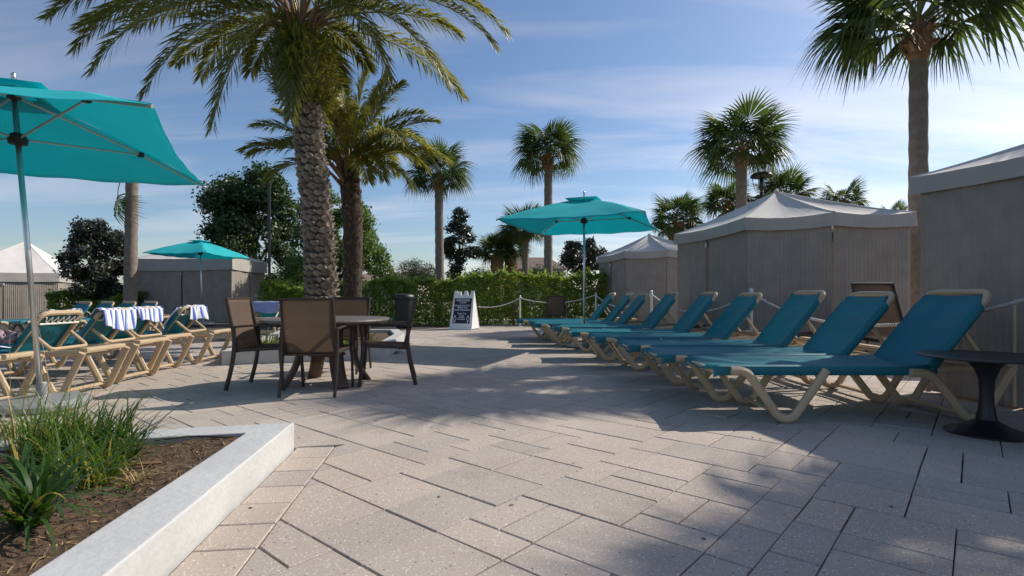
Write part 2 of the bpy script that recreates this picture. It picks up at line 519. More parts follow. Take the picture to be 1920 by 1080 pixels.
A_ = Vector((-.757, .653)); B_ = Vector((.653, .757))          # the two joint directions
UNIT = 0.181
C0 = Vector(G(552, 839)[0:2])                                 # outer corner of the front kerb on the ground
dR = Vector((.112, -.9937))                                   # right kerb arm runs towards the camera
dB = Vector((-.974, -.226))                                   # back kerb arm runs left
nR = Vector((.9937, .112)); nB = Vector((-.226, .974))        # outward normals
BORDER = 0.245
def clip(poly, nrm, c):
    """keep the side where nrm.p >= c"""
    out = []
    for i in range(len(poly)):
        p, q = poly[i], poly[(i + 1) % len(poly)]
        dp, dq = nrm.dot(p) - c, nrm.dot(q) - c
        if dp >= 0: out.append(p)
        if dp * dq < 0: out.append(p + (q - p) * (dp / (dp - dq)))
    return out
def area(poly):
    return abs(sum(poly[i].x * poly[(i + 1) % len(poly)].y - poly[(i + 1) % len(poly)].x * poly[i].y for i in range(len(poly)))) / 2
cR, cB = nR.dot(C0) + BORDER + .012, nB.dot(C0) + .006
# random ashlar on a grid of units
prng = random.Random(23)
NU = 150
occ = np.zeros((NU, NU), dtype=bool)
O_ = Vector((.4, -2.2)) - A_ * UNIT * 74
pieces = []
sizes = [(2, 2), (2, 2), (2, 2), (2, 1), (2, 1), (2, 1), (3, 2), (1, 2), (1, 2)]
def vis(p, m=1.2):
    return 1.2 < p.y < 21.5 and abs(p.x) < p.y * .99 + m
for j in range(NU):
    for i in range(NU):
        if occ[i, j]: continue
        c = O_ + A_ * UNIT * i + B_ * UNIT * j
        opts = sizes[:]; prng.shuffle(opts); opts += [(1, 1)]
        for (w, h) in opts:
            if i + w <= NU and j + h <= NU and not occ[i:i + w, j:j + h].any():
                occ[i:i + w, j:j + h] = True
                if vis(c): pieces.append((c, w, h))
                break
P2 = [Vector(p) for p in ((-4.05, 7.53), (-1.94, 8.28), (-2.17, 10.9), (-2.6, 12.4), (-5.2, 12.2))]
def inside(p, poly):
    r = False
    for i in range(len(poly)):
        a, b = poly[i], poly[i - 1]
        if (a.y > p.y) != (b.y > p.y) and p.x < (b.x - a.x) * (p.y - a.y) / (b.y - a.y) + a.x: r = not r
    return r
def paver_verts(poly, z, cen, gap_top=0.004):
    """a slab: flat top, small chamfer, sides going down"""
    nn = len(poly)
    tilt = (prng.uniform(-.004, .004), prng.uniform(-.004, .004))
    V = []
    for k_, (ins, dz) in enumerate(((gap_top, 0), (0, -.0035), (0, -.03))):
        for p in poly:
            d = cen - p; L_ = d.length
            q = p + d * (ins * 1.3 / max(L_, .01))
            V.append((q.x - cen.x, q.y - cen.y, z + dz + (p.x - cen.x) * tilt[0] + (p.y - cen.y) * tilt[1]))
    Fc = [tuple(range(nn))]
    for lv in (0, 1):
        for k_ in range(nn):
            k2 = (k_ + 1) % nn
            Fc.append((lv * nn + k2, lv * nn + k_, (lv + 1) * nn + k_, (lv + 1) * nn + k2))
    return V, Fc
slabs = []
for (c, w, h) in pieces:
    ga = prng.uniform(.0016, .0034); gb = prng.uniform(.0022, .0048)
    if prng.random() < .3: ga += .002
    a0, a1, b0, b1 = ga, w * UNIT - ga, gb, h * UNIT - gb
    poly = [c + A_ * a1 + B_ * b0, c + A_ * a1 + B_ * b1, c + A_ * a0 + B_ * b1, c + A_ * a0 + B_ * b0]
    ins = [nR.dot(p) < cR and nB.dot(p) < cB for p in poly]
    if any(ins):
        if all(ins): continue
        k1, k2 = clip(poly, nR, cR), clip(poly, nB, cB)
        a1_, a2_ = (area(k1) if len(k1) > 2 else 0), (area(k2) if len(k2) > 2 else 0)
        poly = k1 if a1_ >= a2_ else k2
        if max(a1_, a2_) < .0003: continue
    cen = sum(poly, Vector((0, 0))) / len(poly)
    if inside(cen, P2): continue
    slabs.append((poly, cen))
# the soldier course along the kerb
t = -.0
while t < 2.6:
    w = prng.uniform(.232, .246)
    p0 = C0 + dR * (t + .003) + nR * .017; p1 = C0 + dR * (t + w - .003) + nR * .017
    poly = [p0, p1, p1 + nR * (BORDER - .013), p0 + nR * (BORDER - .013)]
    if area(poly) > 0:
        s2 = sum((poly[k].x * poly[(k + 1) % 4].y - poly[(k + 1) % 4].x * poly[k].y) for k in range(4))
        if s2 < 0: poly = poly[::-1]
        slabs.append((poly, sum(poly, Vector((0, 0))) / 4))
    t += w
def seen_area(poly):
    q = []
    for p in poly:
        y = max(p.y, .3)
        q.append(Vector((960 + F * p.x / y, HZ + H * F / y)))
    cx = sum(v.x for v in q) / len(q); cy = sum(v.y for v in q) / len(q)
    if not (-40 < cx < 1960 and cy < 1150): return 0
    if inside(sum(poly, Vector((0, 0))) / len(poly), [C0, C0 + dR * 3, C0 + dR * 3 + dB * 4, C0 + dB * 4]): return 0
    return area(q)
slabs.sort(key=lambda s: -seen_area(s[0]))
rest = MB()
cache = {}
for idx, (poly, cen) in enumerate(slabs):
    s2 = sum((poly[k].x * poly[(k + 1) % len(poly)].y - poly[(k + 1) % len(poly)].x * poly[k].y) for k in range(len(poly)))
    if s2 < 0: poly = poly[::-1]
    V, Fc = paver_verts(poly, prng.uniform(-.0015, .0012), cen)
    if idx < 298:
        me = bpy.data.meshes.new('paver'); me.from_pydata(V, [], Fc); me.materials.append(M['paver'])
        add('paver', me, deck_o, (cen.x, cen.y, 0))
    else:
        i0 = len(rest.v)
        rest.v += [(v[0] + cen.x, v[1] + cen.y, v[2]) for v in V]
        rest.f += [tuple(i0 + k for k in f) for f in Fc]; rest.m += [0] * len(Fc)
tag(rest.build('paver_field', M['paver'], deck_o), kind='stuff')
# distant and side paving where single slabs can no longer be told apart
far = MB()
far.quad((-26, 21.0, -.006), (14, 21.0, -.006), (14, 22, -.006), (-26, 22, -.006))
far.build('far_paving', M['paver'], deck_o)

# leaf litter on the paving
lv, lq = [], []
for k in range(150):
    x, y = prng.uniform(-3, 4), prng.uniform(1.8, 8)
    a = prng.uniform(0, 6.28); L_ = prng.uniform(.004, .016); w = L_ * prng.uniform(.25, .6)
    i0 = len(lv)
    for (u, v_, z) in ((-L_, 0, .003), (0, -w, .006), (L_, 0, .003), (0, w, .005)):
        lv.append((x + u * math.cos(a) - v_ * math.sin(a), y + u * math.sin(a) + v_ * math.cos(a), z))
    lq.append((i0, i0 + 1, i0 + 2, i0 + 3))
tag(add('leaf_litter', np_mesh('leaf_litter', np.array(lv), np.array(lq), M['litter'])),
    'tiny dark leaf scraps scattered over the pale pavers', 'leaf litter', kind='stuff')

# ------------------------------------------------------------------ front planter: kerb, soil, plants
KH, KW = 0.165, 0.235
planter = empty('planter_bed', (C0.x, C0.y, 0), 0, 'white concrete kerbed planter bed with brown mulch in the foreground', 'planter')
def kerb_arm(p, d, nrm, L_, name):
    q = [p, p + d * L_, p + d * L_ - nrm * KW, p - nrm * KW]
    return [(v.x - C0.x, v.y - C0.y) for v in q]
Cin = C0 - nR * KW - nB * KW
eR, eB = C0 + dR * 3.4, C0 + dB * 4.2
loc = lambda v: (v.x - C0.x, v.y - C0.y)
k = MB()
q = [loc(C0), loc(Cin), loc(eR - nR * KW), loc(eR)]
k.prism(q[::-1], -.03, KH)
k.build('kerb', M['white_curb'], planter, bevel=.010, seg=3, smooth=False)
k = MB()
gap = -nB * 0.0
q = [loc(C0 + dB * .004), loc(eB), loc(eB - nB * KW), loc(Cin + dB * .004)]
k.prism(q[::-1], -.03, KH - .003)
k.build('kerb', M['white_curb'], planter, bevel=.010, seg=3)
soil = MB()
def soil_z(x, y):
    return .128 + .012 * math.sin(x * 5.1 + y * 3.3) + .008 * math.sin(x * 13 + 2) * math.cos(y * 11) + .006 * math.sin(x * 41) * math.sin(y * 37 + 1)
def soil_fn(u, v):
    p = Cin + dB * (u * 3.9 - .0) + dR * (v * 3.2)
    return (p.x - C0.x, p.y - C0.y, soil_z(p.x, p.y))
soil.grid(soil_fn, 120, 100)
so = soil.build('soil', M['mulch'], planter, smooth=True)
cv, cq = [], []
for k_ in range(7500):
    u, v_ = nr.random() ** 1.2 * 2.4, nr.random() * 2.2
    p = Cin + dB * (u + .03) + dR * (v_ + .02)
    a = nr.random() * 6.28; L_ = abs(nr.normal(.014, .012)) + .004; w = .0012 + .003 * nr.random()
    z = soil_z(p.x, p.y) + .004; tz = nr.normal(0, .006)
    i0 = len(cv)
    for (uu, vv, zz_) in ((-L_, 0, -tz), (0, -w, .003), (L_, 0, tz), (0, w, .003)):
        cv.append((p.x - C0.x + uu * math.cos(a) - vv * math.sin(a), p.y - C0.y + uu * math.sin(a) + vv * math.cos(a), z + zz_))
    cq.append((i0, i0 + 1, i0 + 2, i0 + 3))
mi = (nr.random(len(cq)) < .16).astype(int)
tag(add('bark_mulch', np_mesh('bark_mulch', np.array(cv), np.array(cq), [M['chip'], M['drygrass']], mi), planter), kind='stuff')
tw = MB()
tw.tube(bez([(-.62, -.42, .16), (-.45, -.36, .165), (-.30, -.35, .16), (-.22, -.33, .155)], 4), [.006] * 12 + [.004], 5)
tw.build('twig', M['twig'], planter)
tw = MB()
tw.tube(bez([(-.56, -.82, .14), (-.46, -.80, .145), (-.36, -.76, .14)], 4), [.010] * 8 + [.006], 5)
tw.build('twig', M['boot'], planter)

def blade_strip(V, Q, p, az, L_, w, lean, bend, nseg=6, twist=0.0):
    """an arching strap of quads"""
    i0 = len(V)
    x, z = 0.0, 0.0
    ang = lean
    for s in range(nseg + 1):
        t_ = s / nseg
        ww = w * (1 - t_ ** 2.2) * (0.6 + .4 * min(1, t_ * 5)) + .0004
        sx, sy = -math.sin(az + twist * t_), math.cos(az + twist * t_)
        px, py = p[0] + x * math.cos(az), p[1] + x * math.sin(az)
        V.append((px - sx * ww, py - sy * ww, p[2] + z + ww * .25))
        V.append((px + sx * ww, py + sy * ww, p[2] + z + ww * .25))
        if s < nseg:
            x += L_ / nseg * math.cos(ang); z += L_ / nseg * math.sin(ang)
            ang -= bend / nseg * (0.5 + t_)
    for s in range(nseg):
        a = i0 + 2 * s
        Q.append((a, a + 1, a + 3, a + 2))
def grass_clump(name, loc_, n_, L0, L1, w, spread, label, mats, yellow=.08, lean=(50, 88), stalks=0, seed=1, group=None, zmin=None):
    r_ = random.Random(seed)
    V, Q, mi_ = [], [], []
    e = empty(name, loc_, 0, label, 'plant', group)
    for k_ in range(n_):
        az = r_.uniform(0, 6.28); rr = spread * math.sqrt(r_.random())
        a2 = r_.uniform(0, 6.28)
        p = (rr * math.cos(a2), rr * math.sin(a2), -.01)
        blade_strip(V, Q, p, az, r_.uniform(L0, L1), w * r_.uniform(.7, 1.25), R(r_.uniform(*lean)), R(r_.uniform(40, 135)), 6, r_.uniform(-.4, .4))
        mi_ += [1 if r_.random() < yellow else 0] * 6
    add('leaves', np_mesh('leaves', np.array(V), np.array(Q), mats, mi_, True), e)
    if stalks:
        V, Q = [], []
        for k_ in range(stalks):
            blade_strip(V, Q, (r_.uniform(-spread, spread), r_.uniform(-spread, spread), 0), r_.uniform(0, 6.28), r_.uniform(L1 * 1.0, L1 * 1.5), .0016, R(r_.uniform(72, 88)), R(r_.uniform(8, 40)), 5)
        add('flower_stalks', np_mesh('flower_stalks', np.array(V), np.array(Q), M['drygrass']), e)
    return e
gx = G(120, 868, .125)
grass_clump('grass_plant', (gx[0], gx[1], .125), 330, .26, .50, .0038, .15, 'tall fine-bladed grass clump in the middle of the front planter bed', [M['grass'], M['yellow']], .10, (55, 90), 6, 3, 'grass clumps in the planter bed')
gx = G(210, 862, .125)
grass_clump('grass_plant', (gx[0], gx[1], .125), 170, .26, .46, .0060, .11, 'broad-bladed green grass clump leaning towards the planter corner', [M['strap'], M['drygrass']], .07, (40, 88), 2, 5, 'grass clumps in the planter bed')
gx = G(150, 905, .125)
grass_clump('grass_plant', (gx[0], gx[1], .125), 240, .18, .36, .0042, .15, 'low bright green grass clump at the front of the tall one', [M['grass'], M['yellow']], .14, (35, 85), 0, 8, 'grass clumps in the planter bed')
gx = G(60, 845, .125)
grass_clump('grass_plant', (gx[0], gx[1], .125), 100, .25, .45, .0034, .10, 'sparse yellowish grass clump by the back kerb of the planter', [M['grass'], M['yellow']], .35, (50, 88), 8, 9, 'grass clumps in the planter bed')
gx = G(5, 835, .125)
grass_clump('grass_plant', (gx[0], gx[1], .125), 60, .15, .26, .003, .07, 'small dry grass tuft at the left edge of the planter', [M['drygrass'], M['grass']], .3, (45, 88), 0, 12, 'grass clumps in the planter bed')
gx = G(255, 905, .125)
grass_clump('grass_plant', (gx[0], gx[1], .125), 45, .10, .2, .003, .06, 'small dry straw tuft on the mulch near the white kerb', [M['drygrass'], M['grass']], .2, (10, 60), 0, 13, 'grass clumps in the planter bed')
# strap-leaf plant: each broad leaf is a leaf of its own
gx = G(62, 985, .125)
sp_ = empty('strap_leaf_plant', (gx[0], gx[1], .125), 0, 'dark green strap-leaved plant at the lower left edge of the planter', 'plant')
r_ = random.Random(31)
for k_ in range(74):
    V, Q = [], []
    blade_strip(V, Q, (0, 0, 0), 0, r_.uniform(.30, .50), r_.uniform(.0065, .0115), R(r_.uniform(38, 86)), R(r_.uniform(60, 150)), 8, r_.uniform(-.3, .3))
    mt = M['yellow'] if k_ in (5, 17, 29, 41) else M['strap']
    add('leaf', np_mesh('leaf', np.array(V), np.array(Q), mt, None, True), sp_, (r_.uniform(-.04, .04), r_.uniform(-.04, .04), 0), (0, 0, r_.uniform(0, 6.28)))

# ------------------------------------------------------------------ second planter, around the date palms
pl2 = empty('planter_bed', (P2[0].x, P2[0].y, 0), 0, 'low white kerbed planter around the big date palm, behind the table', 'planter')
cP2 = sum(P2, Vector((0, 0))) / len(P2)
def inset(poly, d):
    out = []
    n_ = len(poly)
    for i in range(n_):
        a, b, c = poly[i - 1], poly[i], poly[(i + 1) % n_]
        e1, e2 = (b - a).normalized(), (c - b).normalized()
        n1, n2 = Vector((-e1.y, e1.x)), Vector((-e2.y, e2.x))
        if n1.dot(cP2 - b) < 0: n1 = -n1
        if n2.dot(cP2 - b) < 0: n2 = -n2
        bis = (n1 + n2).normalized()
        out.append(b + bis * (d / max(.3, bis.dot(n1))))
    return out
P2i = inset(P2, .2)
for i in range(5):
    k = MB()
    a, b, c, d = P2[i], P2[(i + 1) % 5], P2i[(i + 1) % 5], P2i[i]
    ll = lambda v: (v.x - P2[0].x, v.y - P2[0].y)
    e_ = (b - a).normalized() * .002
    k.prism([ll(a + e_), ll(b - e_), ll(c - e_), ll(d + e_)], -.03, .20)
    k.build('kerb', M['planter2'], pl2, bevel=.012)
k = MB()
k.prism([(v.x - P2[0].x, v.y - P2[0].y) for v in P2i], 0, .13)
k.build('soil', M['mulch'], pl2)
for i, (px, Y, nb, L0, L1, lab) in enumerate((
        (690, 8.9, 90, .25, .5, 'green grass tuft in the palm planter beside the right-hand patio chair'),
        (505, 8.5, 90, .25, .45, 'green grass tuft in the palm planter under the table edge'),
        (470, 8.3, 70, .2, .38, 'grass tuft in the palm planter beside the left patio chair'),
        (650, 8.7, 70, .22, .42, 'grass tuft in the palm planter between the table legs'),
        (560, 8.4, 70, .15, .3, 'low grass tuft in the palm planter behind the near patio chair'))):
    grass_clump('grass_plant', (SX(px, Y), Y, .13), nb, L0, L1, .006, .12, lab, [M['grass'], M['drygrass']], .2, (40, 88), 0, 40 + i, 'grass tufts in the palm planter')

# ------------------------------------------------------------------ palms
def frond_mesh(name, p2, rise, L_leaf, n_, mats, seed, w=.013, bare=.16, rr=.020):
    """one feather frond from the origin to p2, arching by `rise`"""
    r_ = random.Random(seed)
    p2 = Vector(p2)
    hor = Vector((p2.x, p2.y, 0))
    c1 = hor * .36 + Vector((0, 0, rise)); c2 = hor * .80 + Vector((0, 0, p2.z * .45 + rise * .70))
    P = lambda t: c1 * (3 * t * (1 - t) ** 2) + c2 * (3 * t * t * (1 - t)) + p2 * t ** 3
    mb = MB()
    pts = [P(i / 14) for i in range(15)]
    mb.cur = 1
    mb.tube(pts, [rr * (1 - .82 * i / 14) for i in range(15)], 5)
    mb.cur = 0
    up = Vector((0, 0, 1))
    for i in range(n_):
        t = bare + (1 - bare) * (i + r_.random() * .5) / n_
        t = min(t, .998)
        b = P(t); T = (P(min(1, t + .01)) - P(t - .01)).normalized()
        sd = T.cross(up)
        sd = sd.normalized() if sd.length > .05 else Vector((1, 0, 0))
        un = sd.cross(T).normalized()
        pr = min(1, .35 + (t - bare) * 3.2) * (1 - .62 * max(0, (t - .5) / .5) ** 1.5)
        for s in (-1, 1):
            if r_.random() < .03: continue
            L_ = L_leaf * pr * r_.uniform(.85, 1.12)
            a = R(58 - 34 * t + r_.uniform(-8, 8)); vee = R(r_.uniform(4, 40) - 22 * t)
            d = ((T * math.cos(a) + sd * (s * math.sin(a))) * math.cos(vee) + un * math.sin(vee)).normalized()
            tip = b + d * L_ + Vector((0, 0, -1)) * (L_ * L_ * r_.uniform(.35, .75))
            mid = b + d * (L_ * .45) + Vector((0, 0, .01))
            wd = d.cross(un).normalized() * (w * r_.uniform(.8, 1.2)) + un * (.4 * w * s)
            mb.quad(tuple(b), tuple(mid - wd), tuple(tip), tuple(mid + wd))
    return mb.mesh(name, mats)

def date_palm(name, base, axis, r0, r1, label, fronds, leaf_mat, L_leaf, n_leaf, rough_from=None, fern=None, bosses=True, w=.013):
    """axis: points of the trunk centre line (world, first = base)"""
    e = empty(name, base, 0, label, 'palm tree')
    B = Vector(base)
    ax = bez([Vector(p) - B for p in axis], 8)
    lens = [0]
    for i in range(1, len(ax)): lens.append(lens[-1] + (ax[i] - ax[i - 1]).length)
    tot = lens[-1]
    mb = MB()
    rad = [(r0 + (r1 - r0) * l / tot) for l in lens]
    mb.tube(ax, [x * .93 for x in rad], 16)
    trunk = mb.build('trunk', M['trunk_core'], e, smooth=True)
    def at(l):
        for i in range(1, len(ax)):
            if lens[i] >= l or i == len(ax) - 1:
                f = (l - lens[i - 1]) / (lens[i] - lens[i - 1])
                return ax[i - 1].lerp(ax[i], f), (ax[i] - ax[i - 1]).normalized(), rad[i]
    if bosses:
        me_list = []
        for v_ in range(5):
            rr = random.Random(v_)
            b = MB()
            wd, ht, dp = .20 * rr.uniform(.9, 1.1), .145, .060 * rr.uniform(.8, 1.3)
            # a leaf-base stub: broad diamond, thick ragged upper lip, long sloping underside
            ring = [(-wd / 2, ht * .02), (-wd * .26, -ht * .34), (0, -ht * .52), (wd * .26, -ht * .34), (wd / 2, ht * .02), (wd * .30, ht * .30), (0, ht * .40), (-wd * .30, ht * .30)]
            V = [(-.03, x, z) for x, z in ring]
            V += [(dp * rr.uniform(.7, 1.25) * (.35 if z < -.02 else (.75 if z < .02 else 1.1)), x * rr.uniform(.68, .86), z * rr.uniform(.6, .8) + .012 + rr.uniform(-.008, .008)) for x, z in ring]
            V += [(dp * rr.uniform(.55, .85), rr.uniform(-.02, .02), .012)]
            Fc = []
            for q in range(8):
                q2 = (q + 1) % 8
                Fc.append((q, q2, 8 + q2, 8 + q)); Fc.append((8 + q, 8 + q2, 16))
            me = bpy.data.meshes.new('leaf_base'); me.from_pydata(V, [], Fc); me.materials.append(M['boss'])
            me_list.append(me)
        spots = []
        row, l = 0, .05
        nper = 10
        while l < tot - .05:
            for q in range(nper):
                a = 2 * math.pi * (q + .5 * (row % 2)) / nper + row * .06
                spots.append((l + rng.uniform(-.018, .018), a + rng.uniform(-.05, .05)))
            row += 1; l += .105
        camv = Vector((-B.x, -B.y, 0)).normalized()
        keep = []
        for (l, a) in spots:
            keep.append((-(math.cos(a) * camv.x + math.sin(a) * camv.y) - .15 * (l > .35), l, a))
        keep.sort()
        lump = MB()
        for i, (_, l, a) in enumerate(keep):
            p, T, rd = at(l)
            q = p + Vector((math.cos(a), math.sin(a), 0)) * (rd * .90)
            s_ = rd / .27 * rng.uniform(.88, 1.12)
            rot = Matrix.Rotation(a, 4, 'Z') @ Matrix.Rotation(rng.uniform(-.15, .15), 4, 'X') @ Matrix.Rotation(rng.uniform(-.2, .1), 4, 'Y')
            me = me_list[rng.randrange(5)]
            if i < 300:
                o = add('leaf_base', me, trunk, q, rot.to_euler(), (s_, s_, s_))
            else:
                i0 = len(lump.v)
                for v_ in me.vertices:
                    w_ = rot @ (v_.co * s_) + q
                    lump.v.append(tuple(w_))
                for pl in me.polygons:
                    lump.f.append(tuple(i0 + z for z in pl.vertices)); lump.m.append(0)
        if lump.v: tag(lump.build('leaf_base_mass', M['boss'], trunk), kind='stuff')
    else:
        # rough boots pointing upwards
        bm_ = MB()
        l = .1
        while l < tot:
            p, T, rd = at(l)
            for q in range(9):
                a = rng.uniform(0, 6.28)
                d = Vector((math.cos(a), math.sin(a), 0))
                s0 = p + d * rd * .8
                s1 = s0 + d * rng.uniform(.03, .07) + Vector((0, 0, rng.uniform(.09, .16)))
                sd = Vector((-d.y, d.x, 0)) * rng.uniform(.03, .05)
                bm_.quad(tuple(s0 - sd), tuple(s0 + sd), tuple(s1 + sd * .5), tuple(s1 - sd * .5))
            l += .06
        tag(bm_.build('boots', M['dark_boot'], e), kind='stuff')
    top = ax[-1]
    # frond bases
    sb = MB()
    for q in range(34):
        a = rng.uniform(0, 6.28); ee = rng.uniform(.5, 1.4)
        d = Vector((math.cos(a) * math.cos(ee), math.sin(a) * math.cos(ee), math.sin(ee)))
        s0 = top + Vector((math.cos(a), math.sin(a), 0)) * r1 * .6 + Vector((0, 0, rng.uniform(-.35, .1)))
        sb.tube([s0, s0 + d * .25, s0 + d * rng.uniform(.4, .75)], [.05, .035, .012], 5)
    tag(sb.build('crown_boots', M['boot'], e), kind='stuff')
    for i, (tip, rise) in enumerate(fronds):
        me = frond_mesh('frond', tip, rise, L_leaf, n_leaf, [leaf_mat, M['rachis']], 100 + i + int(base[1] * 10), w)
        add('frond', me, e, top + Vector((0, 0, rng.uniform(-.1, .15))))
    if fern:
        z0, z1, rf, nn = fern
        V, Q = [], []
        rr = random.Random(77)
        for q in range(nn):
            a = rr.uniform(0, 6.28); u = rr.random()
            l = z0 + (z1 - z0) * u
            p, T, rd = at(min(l, tot - .01))
            bul = rf * (math.sin(math.pi * min(1, .12 + .80 * u)) ** .7)
            rad_ = rd * .8 + bul * rr.uniform(.2, 1)
            c = p + Vector((math.cos(a) * rad_, math.sin(a) * rad_, 0))
            blade_strip(V, Q, tuple(c), a + rr.uniform(-.8, .8), rr.uniform(.10, .26), rr.uniform(.012, .022), R(rr.uniform(-10, 85)), R(rr.uniform(30, 120)), 4, rr.uniform(-.6, .6))
        tag(add('fern', np_mesh('fern', np.array(V), np.array(Q), M['fern']), e, (0, 0, 0)), kind='stuff')
    return e

def tipfor(px, py, Y, top):
    return Vector((SX(px, Y), Y, SZ(py, Y))) - Vector(top)

# the great date palm
DPY = 9.3
dp_base = (SX(607, DPY), DPY, .13)
dp_top = (SX(563, DPY), DPY, SZ(52, DPY))
dp_axis = [dp_base, (SX(600, DPY), DPY, SZ(480, DPY)), (SX(587, DPY), DPY, SZ(330, DPY)), (SX(573, DPY), DPY, SZ(190, DPY)), dp_top]
fr = []
for (px, py, Y, rise) in ((92, 22, 8.6, 1.15), (140, 100, 8.9, .95), (172, 142, 8.2, .75), (268, 182, 8.4, .5), (396, 230, 8.0, .42),
                          (250, 60, 10.4, .75), (330, 120, 10.8, .45), (545, 225, 8.7, .1),
                          (950, 78, 8.8, .85), (838, 168, 8.6, .55), (730, 160, 8.4, .45), (860, 60, 10.2, .75), (905, 20, 9.6, .95),
                          (690, 128, 10.6, .35), (640, 150, 10.4, .2), (470, 150, 10.6, .3)):
    fr.append((tipfor(px, py, Y, dp_top), rise))
rr = random.Random(5)
for i in range(15):
    a = i * 2.399 + .4; L_ = rr.uniform(2.9, 3.9); el = rr.uniform(-.25, 1.0)
    fr.append((Vector((math.cos(a) * L_ * math.cos(el * .8), math.sin(a) * L_ * math.cos(el * .8), L_ * math.sin(el) * .75)), rr.uniform(.7, 1.3)))
for i in range(8):
    a = i * .8; fr.append((Vector((math.cos(a) * 1.3, math.sin(a) * 1.3, 2.6)), 1.6))
date_palm('date_palm', dp_base, dp_axis, .262, .218, 'tall date palm with knobbly diamond-scarred trunk behind the round table', fr, M['date_leaf'], .56, 120, fern=(4.10, 5.35, .43, 2600), w=.0150)

# the smaller date palm behind it
SPY = 11.2
sp_base = (SX(659, SPY), SPY, .12)
sp_top = (SX(654, SPY), SPY, SZ(318, SPY))
fr = []
for (px, py, Y, rise) in ((688, 132, 11.2, 1.25), (640, 150, 11.6, 1.3), (755, 160, 11.0, 1.1), (790, 212, 11.0, .9), (818, 240, 11.3, .75), (832, 290, 10.9, .6),
                          (800, 330, 10.6, .45), (770, 345, 11.0, .4), (560, 170, 11.4, 1.1), (520, 205, 11.5, .9), (478, 240, 11.4, .75), (470, 290, 11.1, .55), (500, 330, 10.9, .4),
                          (720, 345, 10.4, .3), (580, 340, 10.4, .35), (690, 335, 10.2, .3), (610, 150, 12.3, 1.2), (720, 150, 12.4, 1.2)):
    fr.append((tipfor(px, py, Y, sp_top), rise))
for i in range(22):
    a = i * 2.399; el = rr.uniform(.1, 1.3); L_ = rr.uniform(1.6, 2.1)
    fr.append((Vector((math.cos(a) * L_ * math.cos(el), math.sin(a) * L_ * math.cos(el), L_ * math.sin(el) - .1)), rr.uniform(.5, 1.1)))
date_palm('date_palm', sp_base, [sp_base, (SX(662, SPY), SPY, SZ(440, SPY)), sp_top], .19, .22, 'smaller date palm with upright yellow-green fronds, right of the big one', fr, M['date_leaf2'], .46, 95, bosses=False, w=.0150)

# fan palms
def fan_mesh(seed, droop):
    r_ = random.Random(seed)
    mb = MB()
    Lp = .72
    mb.cur = 1
    mb.tube([(0, 0, 0), (Lp * .5, 0, .05), (Lp, 0, .02)], [.022, .016, .012], 5)
    mb.cur = 0
    nb = 34
    for i in range(nb):
        a = R(-118 + 236 * i / (nb - 1))
        L_ = .90 * (1 - .20 * abs(i / (nb - 1) - .5) * 2) * r_.uniform(.9, 1.06)
        w = .027
        ca, sa = math.cos(a), math.sin(a)
        def P(s, off):
            z = .10 * s * math.cos(a) - .30 * abs(sa) * s * .5 - droop * max(0, s - .35) ** 2 * 2.2 * L_
            x = Lp + ca * s * L_ - sa * off; y = sa * s * L_ + ca * off
            # tips hang: pull inwards as they droop
            return (x - ca * droop * max(0, s - .55) * .22, y - sa * droop * max(0, s - .55) * .22, z + .02 * math.sin(i * 2.1))
        fold = .012 * (1 if i % 2 else -1)
        a0 = P(.0, 0); m0, m1 = P(.48, -w), P(.48, w); n0, n1 = P(.78, -w * .5), P(.78, w * .5); t0 = P(1.0 + r_.uniform(-.05, .08), 0)
        m0 = (m0[0], m0[1], m0[2] + fold); m1 = (m1[0], m1[1], m1[2] - fold)
        i0 = len(mb.v)
        mb.v += [a0, m0, n0, t0, n1, m1]
        mb.f += [(i0, i0 + 1, i0 + 5), (i0 + 1, i0 + 2, i0 + 4, i0 + 5), (i0 + 2, i0 + 3, i0 + 4)]
        mb.m += [0, 0, 0]
    return mb.mesh('fan_leaf', [M['sabal_leaf'], M['sabal_stem']])
FANS = [fan_mesh(1, .12), fan_mesh(2, .28), fan_mesh(3, .5), fan_mesh(4, .8)]
